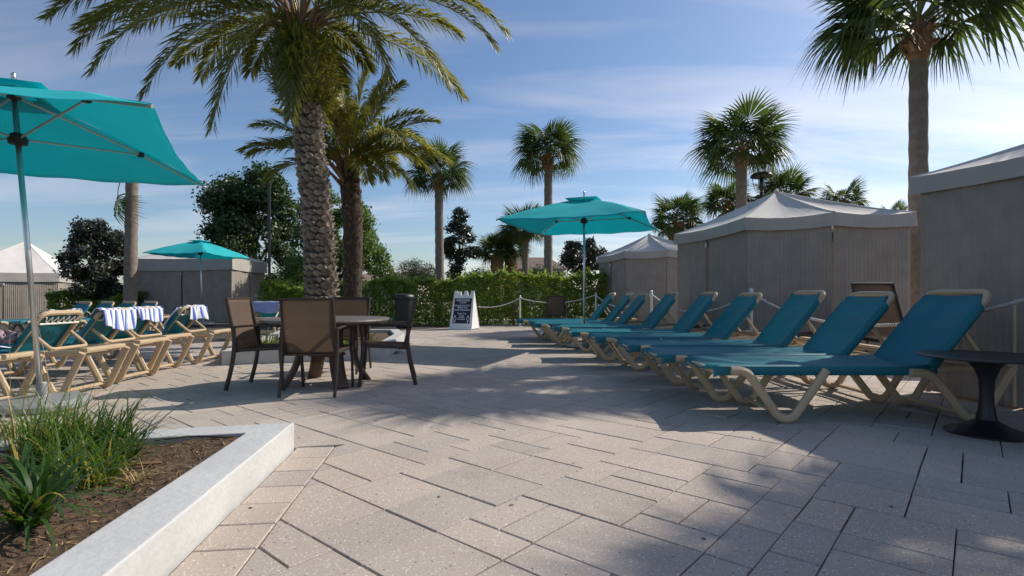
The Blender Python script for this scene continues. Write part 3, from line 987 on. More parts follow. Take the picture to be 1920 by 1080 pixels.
def fan_palm(base, htop, r0, r1, crown, n_, label, seed, lean=(0, 0), boot=True, thick=False, lo=-8, name='fan_palm', group='fan palms around the deck'):
    r_ = random.Random(seed)
    e = empty(name, base, 0, label, 'palm tree', group)
    ax = bez([(0, 0, 0), (lean[0] * .3, lean[1] * .3, htop * .4), (lean[0], lean[1], htop)], 16)
    mb = MB()
    nax = len(ax)
    mb.tube(ax, [(r0 * 1.25 if i == 0 else r0 + (r1 - r0) * i / nax) * (1 + .035 * ((i % 2) * 2 - 1) + r_.uniform(-.02, .02)) for i in range(nax)], 14)
    mb.build('trunk', M['boot'] if thick else M['sabal_trunk'], e, smooth=True)
    top = Vector((lean[0], lean[1], htop))
    if boot:
        b = MB()
        hb = .34 if not thick else htop * .8
        if not thick: b.lathe([(r1 * .9, htop - .42), (r1 * 1.25, htop - .34), (r1 * 1.45, htop - .12), (r1 * 1.3, htop + .12), (r1 * .6, htop + .3)], 14, (lean[0], lean[1], 0))
        for q in range(80 if not thick else 130):
            a = r_.uniform(0, 6.28); zz_ = r_.uniform(-hb, .12)
            d = Vector((math.cos(a), math.sin(a), 0))
            s0 = top + d * r1 * (.8 if thick else 1.15) + Vector((0, 0, zz_))
            s1 = s0 + d * r_.uniform(.06, .16) + Vector((0, 0, r_.uniform(.06, .2)))
            sd = Vector((-d.y, d.x, 0)) * r_.uniform(.025, .05)
            b.quad(tuple(s0 - sd), tuple(s0 + sd), tuple(s1 + sd * .5), tuple(s1 - sd * .5))
        tag(b.build('boots', M['boot'], e), kind='stuff')
    s_ = crown / 1.55
    for i in range(n_):
        u = (i + .5) / n_
        az = i * 2.39996 + r_.uniform(-.25, .25)
        el = R(62 + (lo - 62) * u ** .8 + r_.uniform(-8, 8))
        me = FANS[min(3, int(u * 2.8 + r_.uniform(0, .9) + (.7 if htop > 4.5 and not thick else 0)))]
        rot = Matrix.Rotation(az, 4, 'Z') @ Matrix.Rotation(-el, 4, 'Y') @ Matrix.Rotation(r_.uniform(-.35, .35), 4, 'X')
        k_ = s_ * r_.uniform(.88, 1.1)
        add('frond', me, e, top + Vector((0, 0, .05 + .25 * (1 - u) * s_)), rot.to_euler(), (k_, k_, k_))
    return e
def fp(px, pytop, Y, trunk_px, crown, n_, label, seed, **kw):
    x = SX(px, Y); r_ = trunk_px * Y / F / 2
    return fan_palm((x, Y, -.04), SZ(pytop, Y) + .04, r_ * 1.18, r_, crown, n_, label, seed, **kw)
fp(1722, 70, 9.4, 29, 1.95, 26, 'tallest fan palm, cut off by the top edge, between the two nearest right cabanas', 21, lo=4)
fp(1390, 292, 16.8, 19, 1.72, 30, 'tall fan palm rising behind the large right cabana', 22)
fp(1028, 300, 20.5, 15, 1.55, 28, 'tall fan palm behind the hedge, beside the middle umbrella', 23)
fp(825, 338, 21.0, 15, 1.52, 28, 'fan palm behind the hedge, left of the white folding sign', 24, lean=(-.05, 0))
lp = fp(244, 318, 16.0, 20, 1.0, 16, 'bare grey palm trunk at left, its crown hidden by the umbrella', 25, lean=(.06, 0), lo=30)
# a dead frond hanging on that trunk
hang = add('frond', FANS[3], lp, (-.10, -.22, SZ(332, 16.0)), (R(12), R(82), R(182)), (1.0, .42, 1.0))
fp(1268, 418, 20.0, 30, 1.28, 30, 'short full fan palm left of the large cabana roof', 26, thick=True, lo=-25)
fp(1366, 392, 21.0, 16, 1.25, 26, 'fan palm half hidden behind the street lamp', 27)
fp(1470, 380, 20.0, 16, 1.35, 26, 'fan palm crown peeping over the large cabana peak', 28)
fp(1580, 390, 20.0, 16, 1.10, 18, 'small fan palm behind the right side of the large cabana roof', 29)
fp(985, 440, 24.0, 12, 1.35, 32, 'fan palm behind the left corner of the middle umbrella', 30)
fp(932, 478, 25.0, 24, 1.2, 28, 'short shaggy-trunked fan palm, left one of the pair behind the hedge', 31, thick=True)
fp(958, 476, 25.5, 24, 1.15, 26, 'short shaggy-trunked fan palm, right one of the pair behind the hedge', 32, thick=True)
fp(1674, 410, 24.0, 12, .8, 14, 'small distant fan palm low beside the tallest palm trunk', 33)
# a palm out of frame to the right whose crown shades the foreground paving
fan_palm((9.35, 5.6, -.04), 6.1, .19, .16, 1.75, 24, 'fan palm standing behind the nearest cabana, out of the picture', 35)

# ------------------------------------------------------------------ broadleaf trees, hedges
def leaf_quads(C, Nn, size, aspect=.5, seed=0):
    """C centres, Nn facing; folded rhombus leaves"""
    r_ = np.random.default_rng(seed)
    n_ = len(C)
    rv = r_.normal(size=(n_, 3)); Nn = Nn + rv * .9
    Nn /= np.linalg.norm(Nn, axis=1, keepdims=True) + 1e-9
    t = r_.normal(size=(n_, 3)); t -= (t * Nn).sum(1, keepdims=True) * Nn
    t /= np.linalg.norm(t, axis=1, keepdims=True) + 1e-9
    b = np.cross(Nn, t)
    s = (size * r_.uniform(.6, 1.35, n_))[:, None]
    V = np.stack([C - t * s, C - b * s * aspect + Nn * s * .12, C + t * s, C + b * s * aspect + Nn * s * .12], 1).reshape(-1, 3)
    Q = np.arange(4 * n_).reshape(-1, 4)
    return V, Q
def tree(name, base, clumps, leaf, n_leaf, mats, label, cat='tree', seed=0, trunk_r=.12, trunk_top=None, group=None, limbs=10, aspect=.5, shell=.55):
    """clumps: list of (x,y,z,r) relative to base"""
    e = empty(name, base, 0, label, cat, group)
    r_ = np.random.default_rng(seed); r2 = random.Random(seed)
    mb = MB()
    tz = trunk_top or max(c[2] for c in clumps) * .75
    mb.tube(bez([(0, 0, -.05), (.03, .02, tz * .4), (-.04, .03, tz)], 5), [trunk_r * (1 - .75 * i / 10) for i in range(11)], 8)
    for c in r2.sample(clumps, min(limbs, len(clumps))):
        z0 = min(tz * .9, max(.3, c[2] * .55))
        mb.tube(bez([(0, 0, z0 * .9), (c[0] * .45, c[1] * .45, z0 + (c[2] - z0) * .6), (c[0], c[1], c[2])], 4), [trunk_r * .42, trunk_r * .38, trunk_r * .34, trunk_r * .3, trunk_r * .25, trunk_r * .2, trunk_r * .16, trunk_r * .12, trunk_r * .06], 6)
    mb.build('trunk', M['bark'], e, smooth=True)
    vol = np.array([c[3] ** 2 for c in clumps]); cnt = np.maximum(1, (n_leaf * vol / vol.sum())).astype(int)
    Cs, Ns = [], []
    for c, k_ in zip(clumps, cnt):
        d = r_.normal(size=(k_, 3)); d /= np.linalg.norm(d, axis=1, keepdims=True)
        rad = c[3] * (shell + (1 - shell) * r_.random(k_)) * (1 + .18 * r_.normal(size=k_))
        p = d * rad[:, None]; p[:, 2] *= .8
        Cs.append(p + np.array(c[:3])); Ns.append(d * .8 + np.array([0, 0, .45]))
    V, Q = leaf_quads(np.concatenate(Cs), np.concatenate(Ns), leaf, aspect, seed)
    mi_ = None
    if isinstance(mats, (list, tuple)) and len(mats) > 1: mi_ = (np.random.default_rng(seed + 1).random(len(Q)) < .3).astype(int)
    tag(add('crown', np_mesh('crown', V, Q, mats, mi_), e), kind='stuff')
    return e
def blob_clumps(n_, rx, ry, z0, z1, r0, r1, seed, taper=0.0):
    r_ = random.Random(seed); out = []
    while len(out) < n_:
        u = r_.uniform(-1, 1), r_.uniform(-1, 1), r_.uniform(-1, 1)
        d2 = u[0] ** 2 + u[1] ** 2 + u[2] ** 2
        if d2 > 1 or d2 < .12: continue
        zt = (u[2] + 1) / 2
        f = 1 - taper * zt
        out.append((u[0] * rx * f, u[1] * ry * f, z0 + (z1 - z0) * zt, r_.uniform(r0, r1)))
    return out
def px_tree(name, px, pyt, pyb, Y, wpx, n_, nl, leaf, mats, label, seed, taper=0., r=(.3, .5), cat='tree', **kw):
    x = SX(px, Y); zt, zb = SZ(pyt, Y), max(.15, SZ(pyb, Y)); hw = wpx * Y / F / 2
    return tree(name, (x, Y, -.04), blob_clumps(n_, hw * .85, hw * .85, zb + r[0] * .6, zt - r[1] * .6, r[0], r[1], seed, taper), leaf, nl, mats, label, cat, seed, **kw)
px_tree('broadleaf_tree', 478, 290, 590, 25.5, 190, 60, 34000, .090, M['oak'], 'large dark leafy tree behind the left cabana', 51, r=(.42, .85), trunk_r=.16, limbs=14)
px_tree('broadleaf_tree', 634, 335, 590, 23.2, 215, 60, 26000, .076, M['lime'], 'light green tree seen on both sides of the big date palm trunk', 52, r=(.36, .64), trunk_r=.12, limbs=14)
px_tree('magnolia_tree', 186, 396, 575, 20.5, 155, 46, 15000, .075, M['magnolia'], 'dark glossy magnolia left of the bare palm trunk', 53, .45, (.26, .45), trunk_r=.1, aspect=.42)
px_tree('magnolia_tree', 862, 382, 525, 26, 92, 26, 6500, .080, M['magnolia'], 'narrow dark magnolia just right of the fan palm by the sign', 54, .55, (.24, .42), trunk_r=.1, aspect=.42)
px_tree('magnolia_tree', 1092, 428, 525, 26, 108, 22, 6000, .080, M['magnolia'], 'dark magnolia under the middle umbrella, next to the cabana', 55, .3, (.28, .45), trunk_r=.1, aspect=.42)
px_tree('evergreen_bush', 775, 476, 530, 27, 90, 16, 5500, .060, M['pine'], 'feathery dark evergreen bush left of the fan palm behind the hedge', 56, .2, (.35, .55), 'bush', aspect=.2)
px_tree('evergreen_bush', 735, 505, 540, 28, 46, 8, 2200, .060, M['pine'], 'low dark bush at the gap showing the distant roof', 57, .2, (.3, .45), 'bush', aspect=.2)
px_tree('evergreen_bush', 92, 482, 560, 36, 64, 12, 3000, .10, M['pine'], 'pale feathery tree far behind the leftmost cabana', 58, .5, (.4, .6), 'tree', aspect=.2)
px_tree('evergreen_bush', 1020, 495, 530, 30, 100, 12, 4000, .075, M['pine'], 'low dark bush behind the pair of shaggy palms', 59, .1, (.4, .6), 'bush', aspect=.25)
px_tree('evergreen_bush', 905, 500, 535, 29, 90, 12, 3600, .075, M['pine'], 'low dark bush between magnolia and shaggy palms', 60, .1, (.4, .6), 'bush', aspect=.25)

def hedge(name, x0, x1, y0, y1, hfun, n_, leaf, label, mat_, seed):
    r_ = np.random.default_rng(seed)
    e = empty(name, ((x0 + x1) / 2, (y0 + y1) / 2, -.04), 0, label, 'hedge', 'clipped hedges')
    cx, cy = (x0 + x1) / 2, (y0 + y1) / 2
    nt, nf, nv = int(n_ * .34), int(n_ * .46), int(n_ * .20)
    X = r_.uniform(x0, x1, n_); Y = np.empty(n_); Z = np.empty(n_); Nn = np.zeros((n_, 3))
    hh = np.array([hfun(x) for x in X]) * (.97 + .05 * np.sin(X * 4.3) * np.sin(X * 9.1 + 1) + .04 * np.sin(X * 1.7 + 2))
    Y[:nt] = r_.uniform(y0, y1, nt); Z[:nt] = hh[:nt] - np.abs(r_.normal(0, .07, nt)) + (r_.random(nt) < .22) * r_.uniform(0, .22, nt) * (np.sin(X[:nt] * 23) > 0); Nn[:nt] = (0, -.3, 1)
    s = slice(nt, nt + nf)
    Z[s] = r_.random(nf) ** .8 * hh[s]; Y[s] = y0 + np.abs(r_.normal(0, .09, nf)) + .10 * np.sin(X[s] * 3.7 + Z[s] * 3) + .06 * np.sin(X[s] * 11 + Z[s] * 7); Nn[s] = (0, -1, .35)
    s = slice(nt + nf, n_)
    Z[s] = r_.random(nv) * hh[s]; Y[s] = r_.uniform(y0, y1, nv); Nn[s] = (0, 0, .3)
    C = np.stack([X - cx, Y - cy, Z], 1)
    V, Q = leaf_quads(C, Nn, leaf, .5, seed)
    tag(add('leaves', np_mesh('leaves', V, Q, mat_), e), kind='stuff')
    b = MB()
    r2 = random.Random(seed)
    x = x0 + .2
    while x < x1:
        for k_ in range(5):
            d = (r2.uniform(-.25, .25), r2.uniform(-.3, .3))
            b.tube([(x - cx, 0, 0), (x - cx + d[0], d[1], hfun(x) * .5), (x - cx + d[0] * 1.6, d[1] * 1.3, hfun(x) * .9)], [.014, .010, .004], 4)
        x += .42
    b.build('stems', M['twig'], e)
    return e
hedge('hedge', SX(690, 18), SX(1135, 18), 17.7, 18.9, lambda x: 1.52 + .22 * min(1, max(0, (x + 3.2) / 2.2)), 26000, .052, 'clipped bright green hedge behind the folding sign and rope', M['hedge'], 61)
hedge('hedge', SX(505, 18), SX(688, 18), 17.3, 18.6, lambda x: 1.35 + .1 * math.sin(x * 3), 10000, .052, 'shaded hedge section behind the big date palm trunk', M['hedge'], 62)
hedge('hedge', SX(100, 20), SX(262, 20), 19.6, 20.8, lambda x: 1.0 + .25 * math.sin(x * 2.2), 9000, .056, 'loose green hedge between the two left cabanas', M['hedge'], 63)

# distant tree belt so that no bare horizon shows
r_ = np.random.default_rng(99)
n_ = 26000
ang = r_.uniform(-.95, .95, n_); rad = r_.uniform(75, 95, n_)
hh = 2.6 + .9 * np.sin(ang * 31) + .6 * np.sin(ang * 77 + 1)
Z = r_.random(n_) ** .7 * hh
C = np.stack([rad * np.sin(ang), rad * np.cos(ang), Z], 1)
V, Q = leaf_quads(C, np.tile([0, -1, .5], (n_, 1)), .34, .6, 99)
tag(add('distant_trees', np_mesh('distant_trees', V, Q, M['pine'])), 'low belt of far trees along the horizon', 'trees', kind='stuff')

# far houses
def house(px, pyr, Y, w, d, label):
    x = SX(px, Y); zr = SZ(pyr, Y); ze = zr * .72
    e = empty('house', (x, Y, -.04), 0, label, 'house', 'houses far behind the hedge')
    b = MB(); b.box((0, 0, ze / 2), (w, d, ze)); b.build('wall', M['house'], e)
    b = MB()
    o_ = .5
    V = [(-w / 2 - o_, -d / 2 - o_, ze), (w / 2 + o_, -d / 2 - o_, ze), (w / 2 + o_, d / 2 + o_, ze), (-w / 2 - o_, d / 2 + o_, ze), (-w / 4, 0, zr), (w / 4, 0, zr)]
    b.v = V; b.f = [(0, 1, 5, 4), (1, 2, 5), (2, 3, 4, 5), (3, 0, 4), (3, 2, 1, 0)]; b.m = [0] * 5
    b.build('roof', M['house_roof'], e)
    for wx in (-w / 3, 0, w / 3):
        f = MB(); f.box((wx, -d / 2 - .02, ze * .55), (1.2, .08, 1.3)); fo = f.build('window', M['house'], e)
        gl = MB(); gl.box((wx, -d / 2 - .07, ze * .55), (1.05, .03, 1.15)); gl.build('pane', M['glass'], fo)
house(722, 512, 62, 9, 8, 'far pale house with brown roof seen through the gap beside the date palms')
house(1003, 482, 62, 6, 6, 'far house with brown roof behind the shaggy fan palms')

# ------------------------------------------------------------------ cabanas
def cabana(corners, zb, vh, zap, label, mids=(1,) * 4, zfloor=0.0):
    """corners: four ground points in order; zb valance bottom; vh valance height"""
    Cn = [Vector(c) for c in corners]
    NC = len(Cn)
    cen = sum(Cn, Vector((0, 0))) / 4 if NC == 4 else (Cn[0] + Cn[2] + Cn[3] + Cn[4]) / 4
    e = empty('cabana', (cen.x, cen.y, zfloor), 0, label, 'cabana', 'taupe cabanas')
    L_ = [(c - cen) for c in Cn]
    zb, zap = zb - zfloor, zap - zfloor
    ze = zb + vh
    out = [l * (1 + .07 / l.length) for l in L_]
    # roof: four slightly hollow panels
    for i in range(NC):
        a, b = out[i], out[(i + 1) % NC]
        mb = MB()
        def fn(u, v):
            p = a.lerp(b, v) * (1 - u)
            # eave sags a touch between corners, panel is hollow
            z = ze + (zap - ze) * (u ** 1.18) - .05 * math.sin(math.pi * v) * (1 - u) - .05 * math.sin(math.pi * u) * math.sin(math.pi * v)
            return (p.x, p.y, z + .004 * math.sin(v * 37) * (1 - u))
        mb.grid(fn, 14, 16)
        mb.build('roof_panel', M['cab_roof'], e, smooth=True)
        # seam along the hip
        s = MB()
        s.tube([(a.x * (1 - u), a.y * (1 - u), ze + (zap - ze) * (u ** 1.18) + .004) for u in [k / 10 for k in range(11)]], .009, 5)
        s.build('hip_seam', M['cab_roof'], e)
        # valance
        v_ = MB()
        def vf(u, v):
            p = a.lerp(b, v) * (1.002 + .008 * u * math.sin(v * 21))
            return (p.x, p.y, ze - .05 * math.sin(math.pi * v) * (1 - .3 * u) - vh * u)
        v_.grid(vf, 3, 28)
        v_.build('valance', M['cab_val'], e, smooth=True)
        # pleated curtains, split by seams
        A2, B2 = L_[i], L_[(i + 1) % NC]
        d = (B2 - A2); ln = d.length; d = d / ln; nrm = Vector((d.y, -d.x))
        if nrm.dot((A2 + B2) / 2) < 0: nrm = -nrm
        npan = mids[i] + 1
        for j in range(npan):
            s0, s1 = ln * j / npan + .02, ln * (j + 1) / npan - .012
            pr = random.Random(int(abs(cen.x * 100)) + i * 7 + j)
            npl = max(6, int((s1 - s0) / .060))
            amps = [pr.uniform(.004, .012) for _ in range(npl + 1)]
            nu = npl * 4
            mb = MB()
            ph = pr.uniform(0, 6)
            def cf_(u, v):
                s_ = s0 + (s1 - s0) * u
                am = amps[int(u * npl)]
                o_ = am * math.sin(u * npl * 2 * math.pi) * (.6 + .4 * v) + .012 * math.sin(u * 5 + ph) * v
                if j % 2: o_ -= .012
                p = A2 + d * s_ + nrm * o_
                return (p.x, p.y, (zb + .10) * (1 - v) + .03 * v)
            mb.grid(cf_, nu, 5)
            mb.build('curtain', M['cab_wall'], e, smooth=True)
        for j in range(1, npan):
            p = A2 + d * (ln * j / npan) + nrm * .018
            m_ = MB(); m_.tube([(p.x, p.y, .02), (p.x, p.y, zb + .05)], .006, 6); m_.build('seam_cord', M['brown_metal'], e)
            m_ = MB(); m_.box((p.x + nrm.x * .02, p.y + nrm.y * .02, zb - .14), (.03, .03, .09)); m_.build('curtain_clip', M['white_metal'], e, bevel=.006)
    for l in L_:
        q = l * (1 - .05 / l.length)
        m_ = MB(); m_.box((q.x * .99, q.y * .99, ze / 2), (.045, .045, ze - .02)); m_.build('post', M['white_metal'], e, bevel=.006)
    m_ = MB(); m_.lathe([(.05, zap - .01), (.035, zap + .02), (.012, zap + .045), (.003, zap + .06)], 12); m_.build('finial', M['cab_roof'], e, smooth=True)
    return e
def par(A, B, D):
    A, B, D = Vector(A), Vector(B), Vector(D)
    return [B, D, A + D - B, A]
q_ = par((3.65, 11.95), (4.07, 9.39), (6.49, 8.80))
cabana([q_[0], Vector((5.20, 8.78))] + q_[1:], 2.10, .22, 2.96, 'large taupe cabana with pale peaked roof in the middle of the right row', (0, 0, 1, 1, 1))
q_ = par((3.04, 18.9), (3.46, 16.5), (5.8, 15.95))
cabana([q_[0], Vector((4.55, 15.95))] + q_[1:], 2.10, .22, 2.92, 'farthest taupe cabana of the right row, partly hidden by the large one', (0, 0, 1, 1, 1))
cabana(par((4.12, 5.48), (4.55, 2.95), (7.0, 2.3)), 2.00, .175, 2.68, 'nearest taupe cabana, cut off by the right edge of the picture', (1, 1, 1, 0))
YL = 20.0
la = (SX(252, 20.6), 20.6); lb = (SX(434, 19.6), 19.6); lc = (SX(497, 23.0), 23.0)
LA, LB, LC = Vector(la), Vector(lb), Vector(lc)
cabana([LA, LB, LC, LA + LC - LB], SZ(505, 19.6), .46, SZ(452, 21.5), 'taupe cabana at left behind the far umbrella, its right side dappled by sun', (1, 1, 1, 1), -.2)
f1, f2, f3 = Vector((SX(108, 24.5), 24.5)), Vector((SX(-110, 21.5), 21.5)), Vector((SX(108, 24.5) - 1.2, 28.0))
cabana([f2, f1, f3, f2 + f3 - f1], SZ(528, 24.2), .40, SZ(452, 24.8), 'sunlit cabana with tree shadows at the far left edge', (1, 1, 1, 1), -.35)

# ------------------------------------------------------------------ umbrellas
def umbrella(base, top, half_u, half_v, ang, ze, label, base_kind=True, flare=0.0):
    """base (x,y), top: (x,y,z) of the canopy peak; ang: direction of u"""
    e = empty('patio_umbrella', (base[0], base[1], 0), 0, label, 'umbrella', 'teal patio umbrellas')
    T = Vector((top[0] - base[0], top[1] - base[1], top[2]))
    u, v = Vector((math.cos(ang), math.sin(ang), 0)), Vector((-math.sin(ang), math.cos(ang), 0))
    cor = [u * (sx * half_u) + v * (sy * half_v) for sx, sy in ((1, -1), (1, 1), (-1, 1), (-1, -1))]
    c3 = [Vector((T.x + c.x, T.y + c.y, ze)) for c in cor]
    mb = MB()
    rin = .10
    for i in range(4):
        a, b = c3[i], c3[(i + 1) % 4]
        def fn(s, t):
            edge = a.lerp(b, t)
            mid = 1 - .035 * math.sin(math.pi * t)             # hem curves inwards between the ribs
            p = Vector((T.x, T.y, 0)).lerp(Vector((T.x + (edge.x - T.x) * mid, T.y + (edge.y - T.y) * mid, 0)), rin + (1 - rin) * s)
            q = rin + (1 - rin) * s
            z = T.z + (ze - T.z) * q - .05 * math.sin(math.pi * t) * math.sin(math.pi * q * .5) * .8 + .035 * math.sin(math.pi * q) + .007 * math.sin(t * 26 + i) * q ** 4 + .004 * math.sin(t * 9 + q * 14 + i)
            return (p.x, p.y, z)
        mb.grid(fn, 16, 26)
    mb.build('canopy', M['teal_canopy'], e, smooth=True, solid=.002)
    cap = MB()
    for i in range(4):
        a, b = cor[i], cor[(i + 1) % 4]
        def fc(s, t):
            ed = a.lerp(b, t) * .235
            return (T.x + ed.x * s, T.y + ed.y * s, T.z + .030 - .055 * s)
        cap.grid(fc, 3, 5)
    cap.build('vent_cap', M['teal_canopy'], e, smooth=True, solid=.002)
    p = MB()
    p.tube([(0, 0, .02), (T.x, T.y, T.z - .01)], .021, 14)
    p.build('pole', M['alu'], e, smooth=True)
    hub = Vector((T.x, T.y, 0)) * .8 + Vector((0, 0, T.z - .42))
    hub = Vector((T.x * (hub.z / T.z), T.y * (hub.z / T.z), hub.z))
    h_ = MB(); h_.lathe([(.03, -.05), (.065, -.045), (.07, 0), (.05, .04), (.03, .05)], 16, hub); h_.build('hub', M['brown_metal'], e)
    h2 = MB(); h2.lathe([(.024, -.03), (.05, -.02), (.05, .02), (.024, .03)], 14, (T.x * .985, T.y * .985, T.z - .06)); h2.build('top_hub', M['brown_metal'], e)
    fi = MB(); fi.lathe([(.014, 0), (.014, .05), (.022, .06), (.018, .10), (.005, .115)], 12, (T.x, T.y, T.z + .03)); fi.build('finial', M['alu'], e, smooth=True)
    for i in range(4):
        r_ = MB()
        a0 = Vector((T.x, T.y, T.z - .05)); a1 = c3[i] + Vector((0, 0, -.015))
        r_.sweep([a0, a0.lerp(a1, .5) + Vector((0, 0, .02)), a1], RECT(.018, .026))
        ro = r_.build('rib', M['rib'], e)
        j_ = a0.lerp(a1, .58) + Vector((0, 0, .012))
        s_ = MB(); s_.sweep([hub, j_], RECT(.014, .020)); s_.build('strut', M['rib'], ro)
        k_ = MB(); k_.box(j_, (.05, .05, .05), Matrix.Rotation(ang + R(45), 3, 'Z')); k_.build('joint', M['brown_metal'], ro, bevel=.008)
    if base_kind:
        b_ = MB(); b_.lathe([(.32, 0), (.35, .02), (.35, .06), (.31, .085), (.10, .105), (.045, .11), (.038, .22), (.028, .23)], 32); b_.build('base', M['base'], e, smooth=False, bevel=.004)
    return e
umbrella((-4.07, 4.68), (-4.24, 4.60, 2.73), 1.27, 1.52, math.atan2(.40, .92), 2.29, 'large teal umbrella at left, seen from below', True)
umbrella((1.36, 10.2), (1.36, 10.2, 2.80), 1.27, 1.30, R(-20), 2.30, 'teal umbrella standing among the right-hand row of loungers')
UY = 17.5
umbrella((SX(380, UY), UY), (SX(375, UY), UY, SZ(451, UY)), .98, 1.25, R(-3), SZ(479, UY), 'small far teal umbrella in front of the left cabana')

# ------------------------------------------------------------------ sun loungers
LEN, HW, SEAT, HINGE = 2.30, .335, .44, 1.34
def make_lounger(back_deg, sun_seed=1, HINGE=1.34, BL=.955, HW=.335, ER=.76, rv=(1.50, 1.66, 1.93, 2.05), fv=(.13, .25, .50, .60, .86)):
    e = empty('sun_lounger', (0, 0, 0))
    for s in (-1, 1):
        y = s * (HW - .02)
        r_ = MB()
        r_.sweep(corner_path([(.015, y, SEAT - .045), (1.55, y, SEAT - .045), (LEN - .05, y, SEAT - .01)], .1), RECT(.040, .055), side=(0, 1, 0))
        r_.build('side_rail', M['tan'], e)
        yo = s * (HW + .022)
        prof = RECT(.05, .062, .3)
        f = MB()
        f.sweep(corner_path([(fv[0], yo, SEAT - .040), (fv[1], yo, SEAT - .042), (fv[2], yo, .034), (fv[3], yo, .034), (fv[4], yo, SEAT - .035)], .085, 6), prof, side=(0, 1, 0))
        f.build('leg', M['tan'], e)
        f = MB()
        f.sweep(corner_path([(rv[0], yo, SEAT - .055), (rv[1], yo, SEAT - .06), (rv[2], yo, .034), (rv[3], yo, .034), (2.29, yo, SEAT - .01)], .085, 6), prof, side=(0, 1, 0))
        f.build('leg', M['tan'], e)
    for x, z in (((fv[2] + fv[3]) / 2, .055), ((rv[2] + rv[3]) / 2, .055)):
        c = MB(); c.sweep([(x, -HW, z), (x, HW, z)], RECT(.05, .03)); c.build('stretcher', M['tan'], e)
    for x in (.03, HINGE + .02):
        c = MB(); c.sweep([(x, -HW + .04, SEAT - .05), (x, HW - .04, SEAT - .05)], RECT(.04, .04)); c.build('cross_bar', M['tan'], e)
    c = MB()
    c.box((LEN - .035, 0, SEAT + .012), (.085, ER, .042)); c.build('end_rail', M['tan'], e, bevel=.012)
    c = MB(); c.sweep([(LEN - .16, -HW + .03, SEAT - .05), (LEN - .16, HW - .03, SEAT - .05)], RECT(.04, .035)); c.build('cross_bar', M['tan'], e)
    # seat fabric wraps over the rails
    rr = random.Random(sun_seed)
    ph = [rr.uniform(0, 6) for _ in range(6)]
    sect = [(-HW - .004, -.078), (-HW - .010, -.045), (-HW - .006, -.010), (-HW + .018, .002), (-HW * .6, -.010), (-HW * .2, -.020), (HW * .2, -.020), (HW * .6, -.010), (HW - .018, .002), (HW + .006, -.010), (HW + .010, -.045), (HW + .004, -.078)]
    def sf(u, v):
        k_ = v * (len(sect) - 1); i = min(int(k_), len(sect) - 2); f_ = k_ - i
        y = sect[i][0] * (1 - f_) + sect[i + 1][0] * f_; z = sect[i][1] * (1 - f_) + sect[i + 1][1] * f_
        x = .0 + u * (HINGE + .03)
        wr = .006 * math.sin(x * 9 + y * 7 + ph[0]) * math.sin(x * 4 + ph[1]) + .0035 * math.sin(x * 23 + y * 31 + ph[2])
        if abs(y) < HW - .03: z += wr - .012 * math.sin(math.pi * u)
        else: x += .004 * math.sin(x * 31 + ph[3])
        if u < .02: z -= .035 * (1 - u / .02) if abs(y) < HW - .01 else .015; x = x * 1.0 - .004
        return (x, y, SEAT + z)
    s_ = MB(); s_.grid(sf, 44, 33); s_.build('seat_sling', M['teal_sling'], e, smooth=True, solid=.003)
    # backrest
    a = R(back_deg)
    ca, sa = math.cos(a), math.sin(a)
    def BP(t, y, off=0.0):          # t metres up the back
        return (HINGE + t * ca - off * sa, y, SEAT - .02 + t * sa + off * ca)
    w_ = HW - .022
    f = MB()
    f.sweep(corner_path([BP(0, -w_), BP(BL, -w_), BP(BL, w_), BP(0, w_)], .10, 6), RECT(.045, .045))
    f.build('back_frame', M['tan'], e)
    bsec = [(-1.0, -.030), (-1.035, -.012), (-1.03, .014), (-.97, .030), (-.6, .020), (-.2, .013), (.2, .013), (.6, .020), (.97, .030), (1.03, .014), (1.035, -.012), (1.0, -.030)]
    def bf(u, v):
        t = -.03 + u * (BL - .02)
        k_ = v * (len(bsec) - 1); i = min(int(k_), len(bsec) - 2); f_ = k_ - i
        y = bsec[i][0] * (1 - f_) + bsec[i + 1][0] * f_; o_ = bsec[i][1] * (1 - f_) + bsec[i + 1][1] * f_
        cut = max(0, (u - .86) / .14)
        yy = y * HW * (1 - .17 * cut)
        if abs(y) < .9: o_ += .004 * math.sin(t * 11 + y * 5 + ph[4]) * math.sin(t * 5 + ph[5])
        elif cut > 0: o_ += (.030 - o_) * min(1, cut * 1.5)
        return BP(t, yy, o_)
    s_ = MB(); s_.grid(bf, 28, 33); s_.build('back_sling', M['teal_sling'], e, smooth=True, solid=.003)
    # lacing across the back's upper end, on the underside
    l_ = MB()
    pts = []
    for k_ in range(13):
        pts.append(BP(BL - .03 - (.075 if k_ % 2 else 0), -w_ + .05 + (2 * w_ - .1) * k_ / 12, -.03))
    l_.tube(pts, .006, 5); l_.build('lacing', M['cord'], e)
    l_ = MB(); l_.tube([BP(BL - .11, -w_ + .02, -.03), BP(BL - .11, w_ - .02, -.03)], .010, 6); l_.build('lacing_bar', M['cord'], e)
    # prop that holds the back up
    p = MB()
    q0, q1 = BP(BL * .52, -w_ + .03, -.03), BP(BL * .52, w_ - .03, -.03)
    zf = SEAT + .015
    xf = HINGE + BL * .52 * ca + .20
    p.sweep(corner_path([q0, (xf, -w_ + .03, zf), (xf, w_ - .03, zf), q1], .05, 4), RECT(.032, .032))
    p.build('back_prop', M['tan'], e)
    return e
protos = [make_lounger(51, 1, 1.69, .75), make_lounger(49.5, 11, 1.69, .75), make_lounger(52, 12, 1.69, .75)]
ordinal = ['nearest', 'second', 'third', 'fourth', 'fifth', 'sixth', 'seventh', 'eighth', 'farthest']
row = [(1.545, 4.49, 0), (1.36, 5.28, .6), (1.27, 6.22, -.4), (1.08, 7.32, .8), (.88, 8.32, -.5), (.715, 9.58, .6), (.43, 10.62, -.6), (.36, 11.52, .5), (.12, 12.20, 0)]
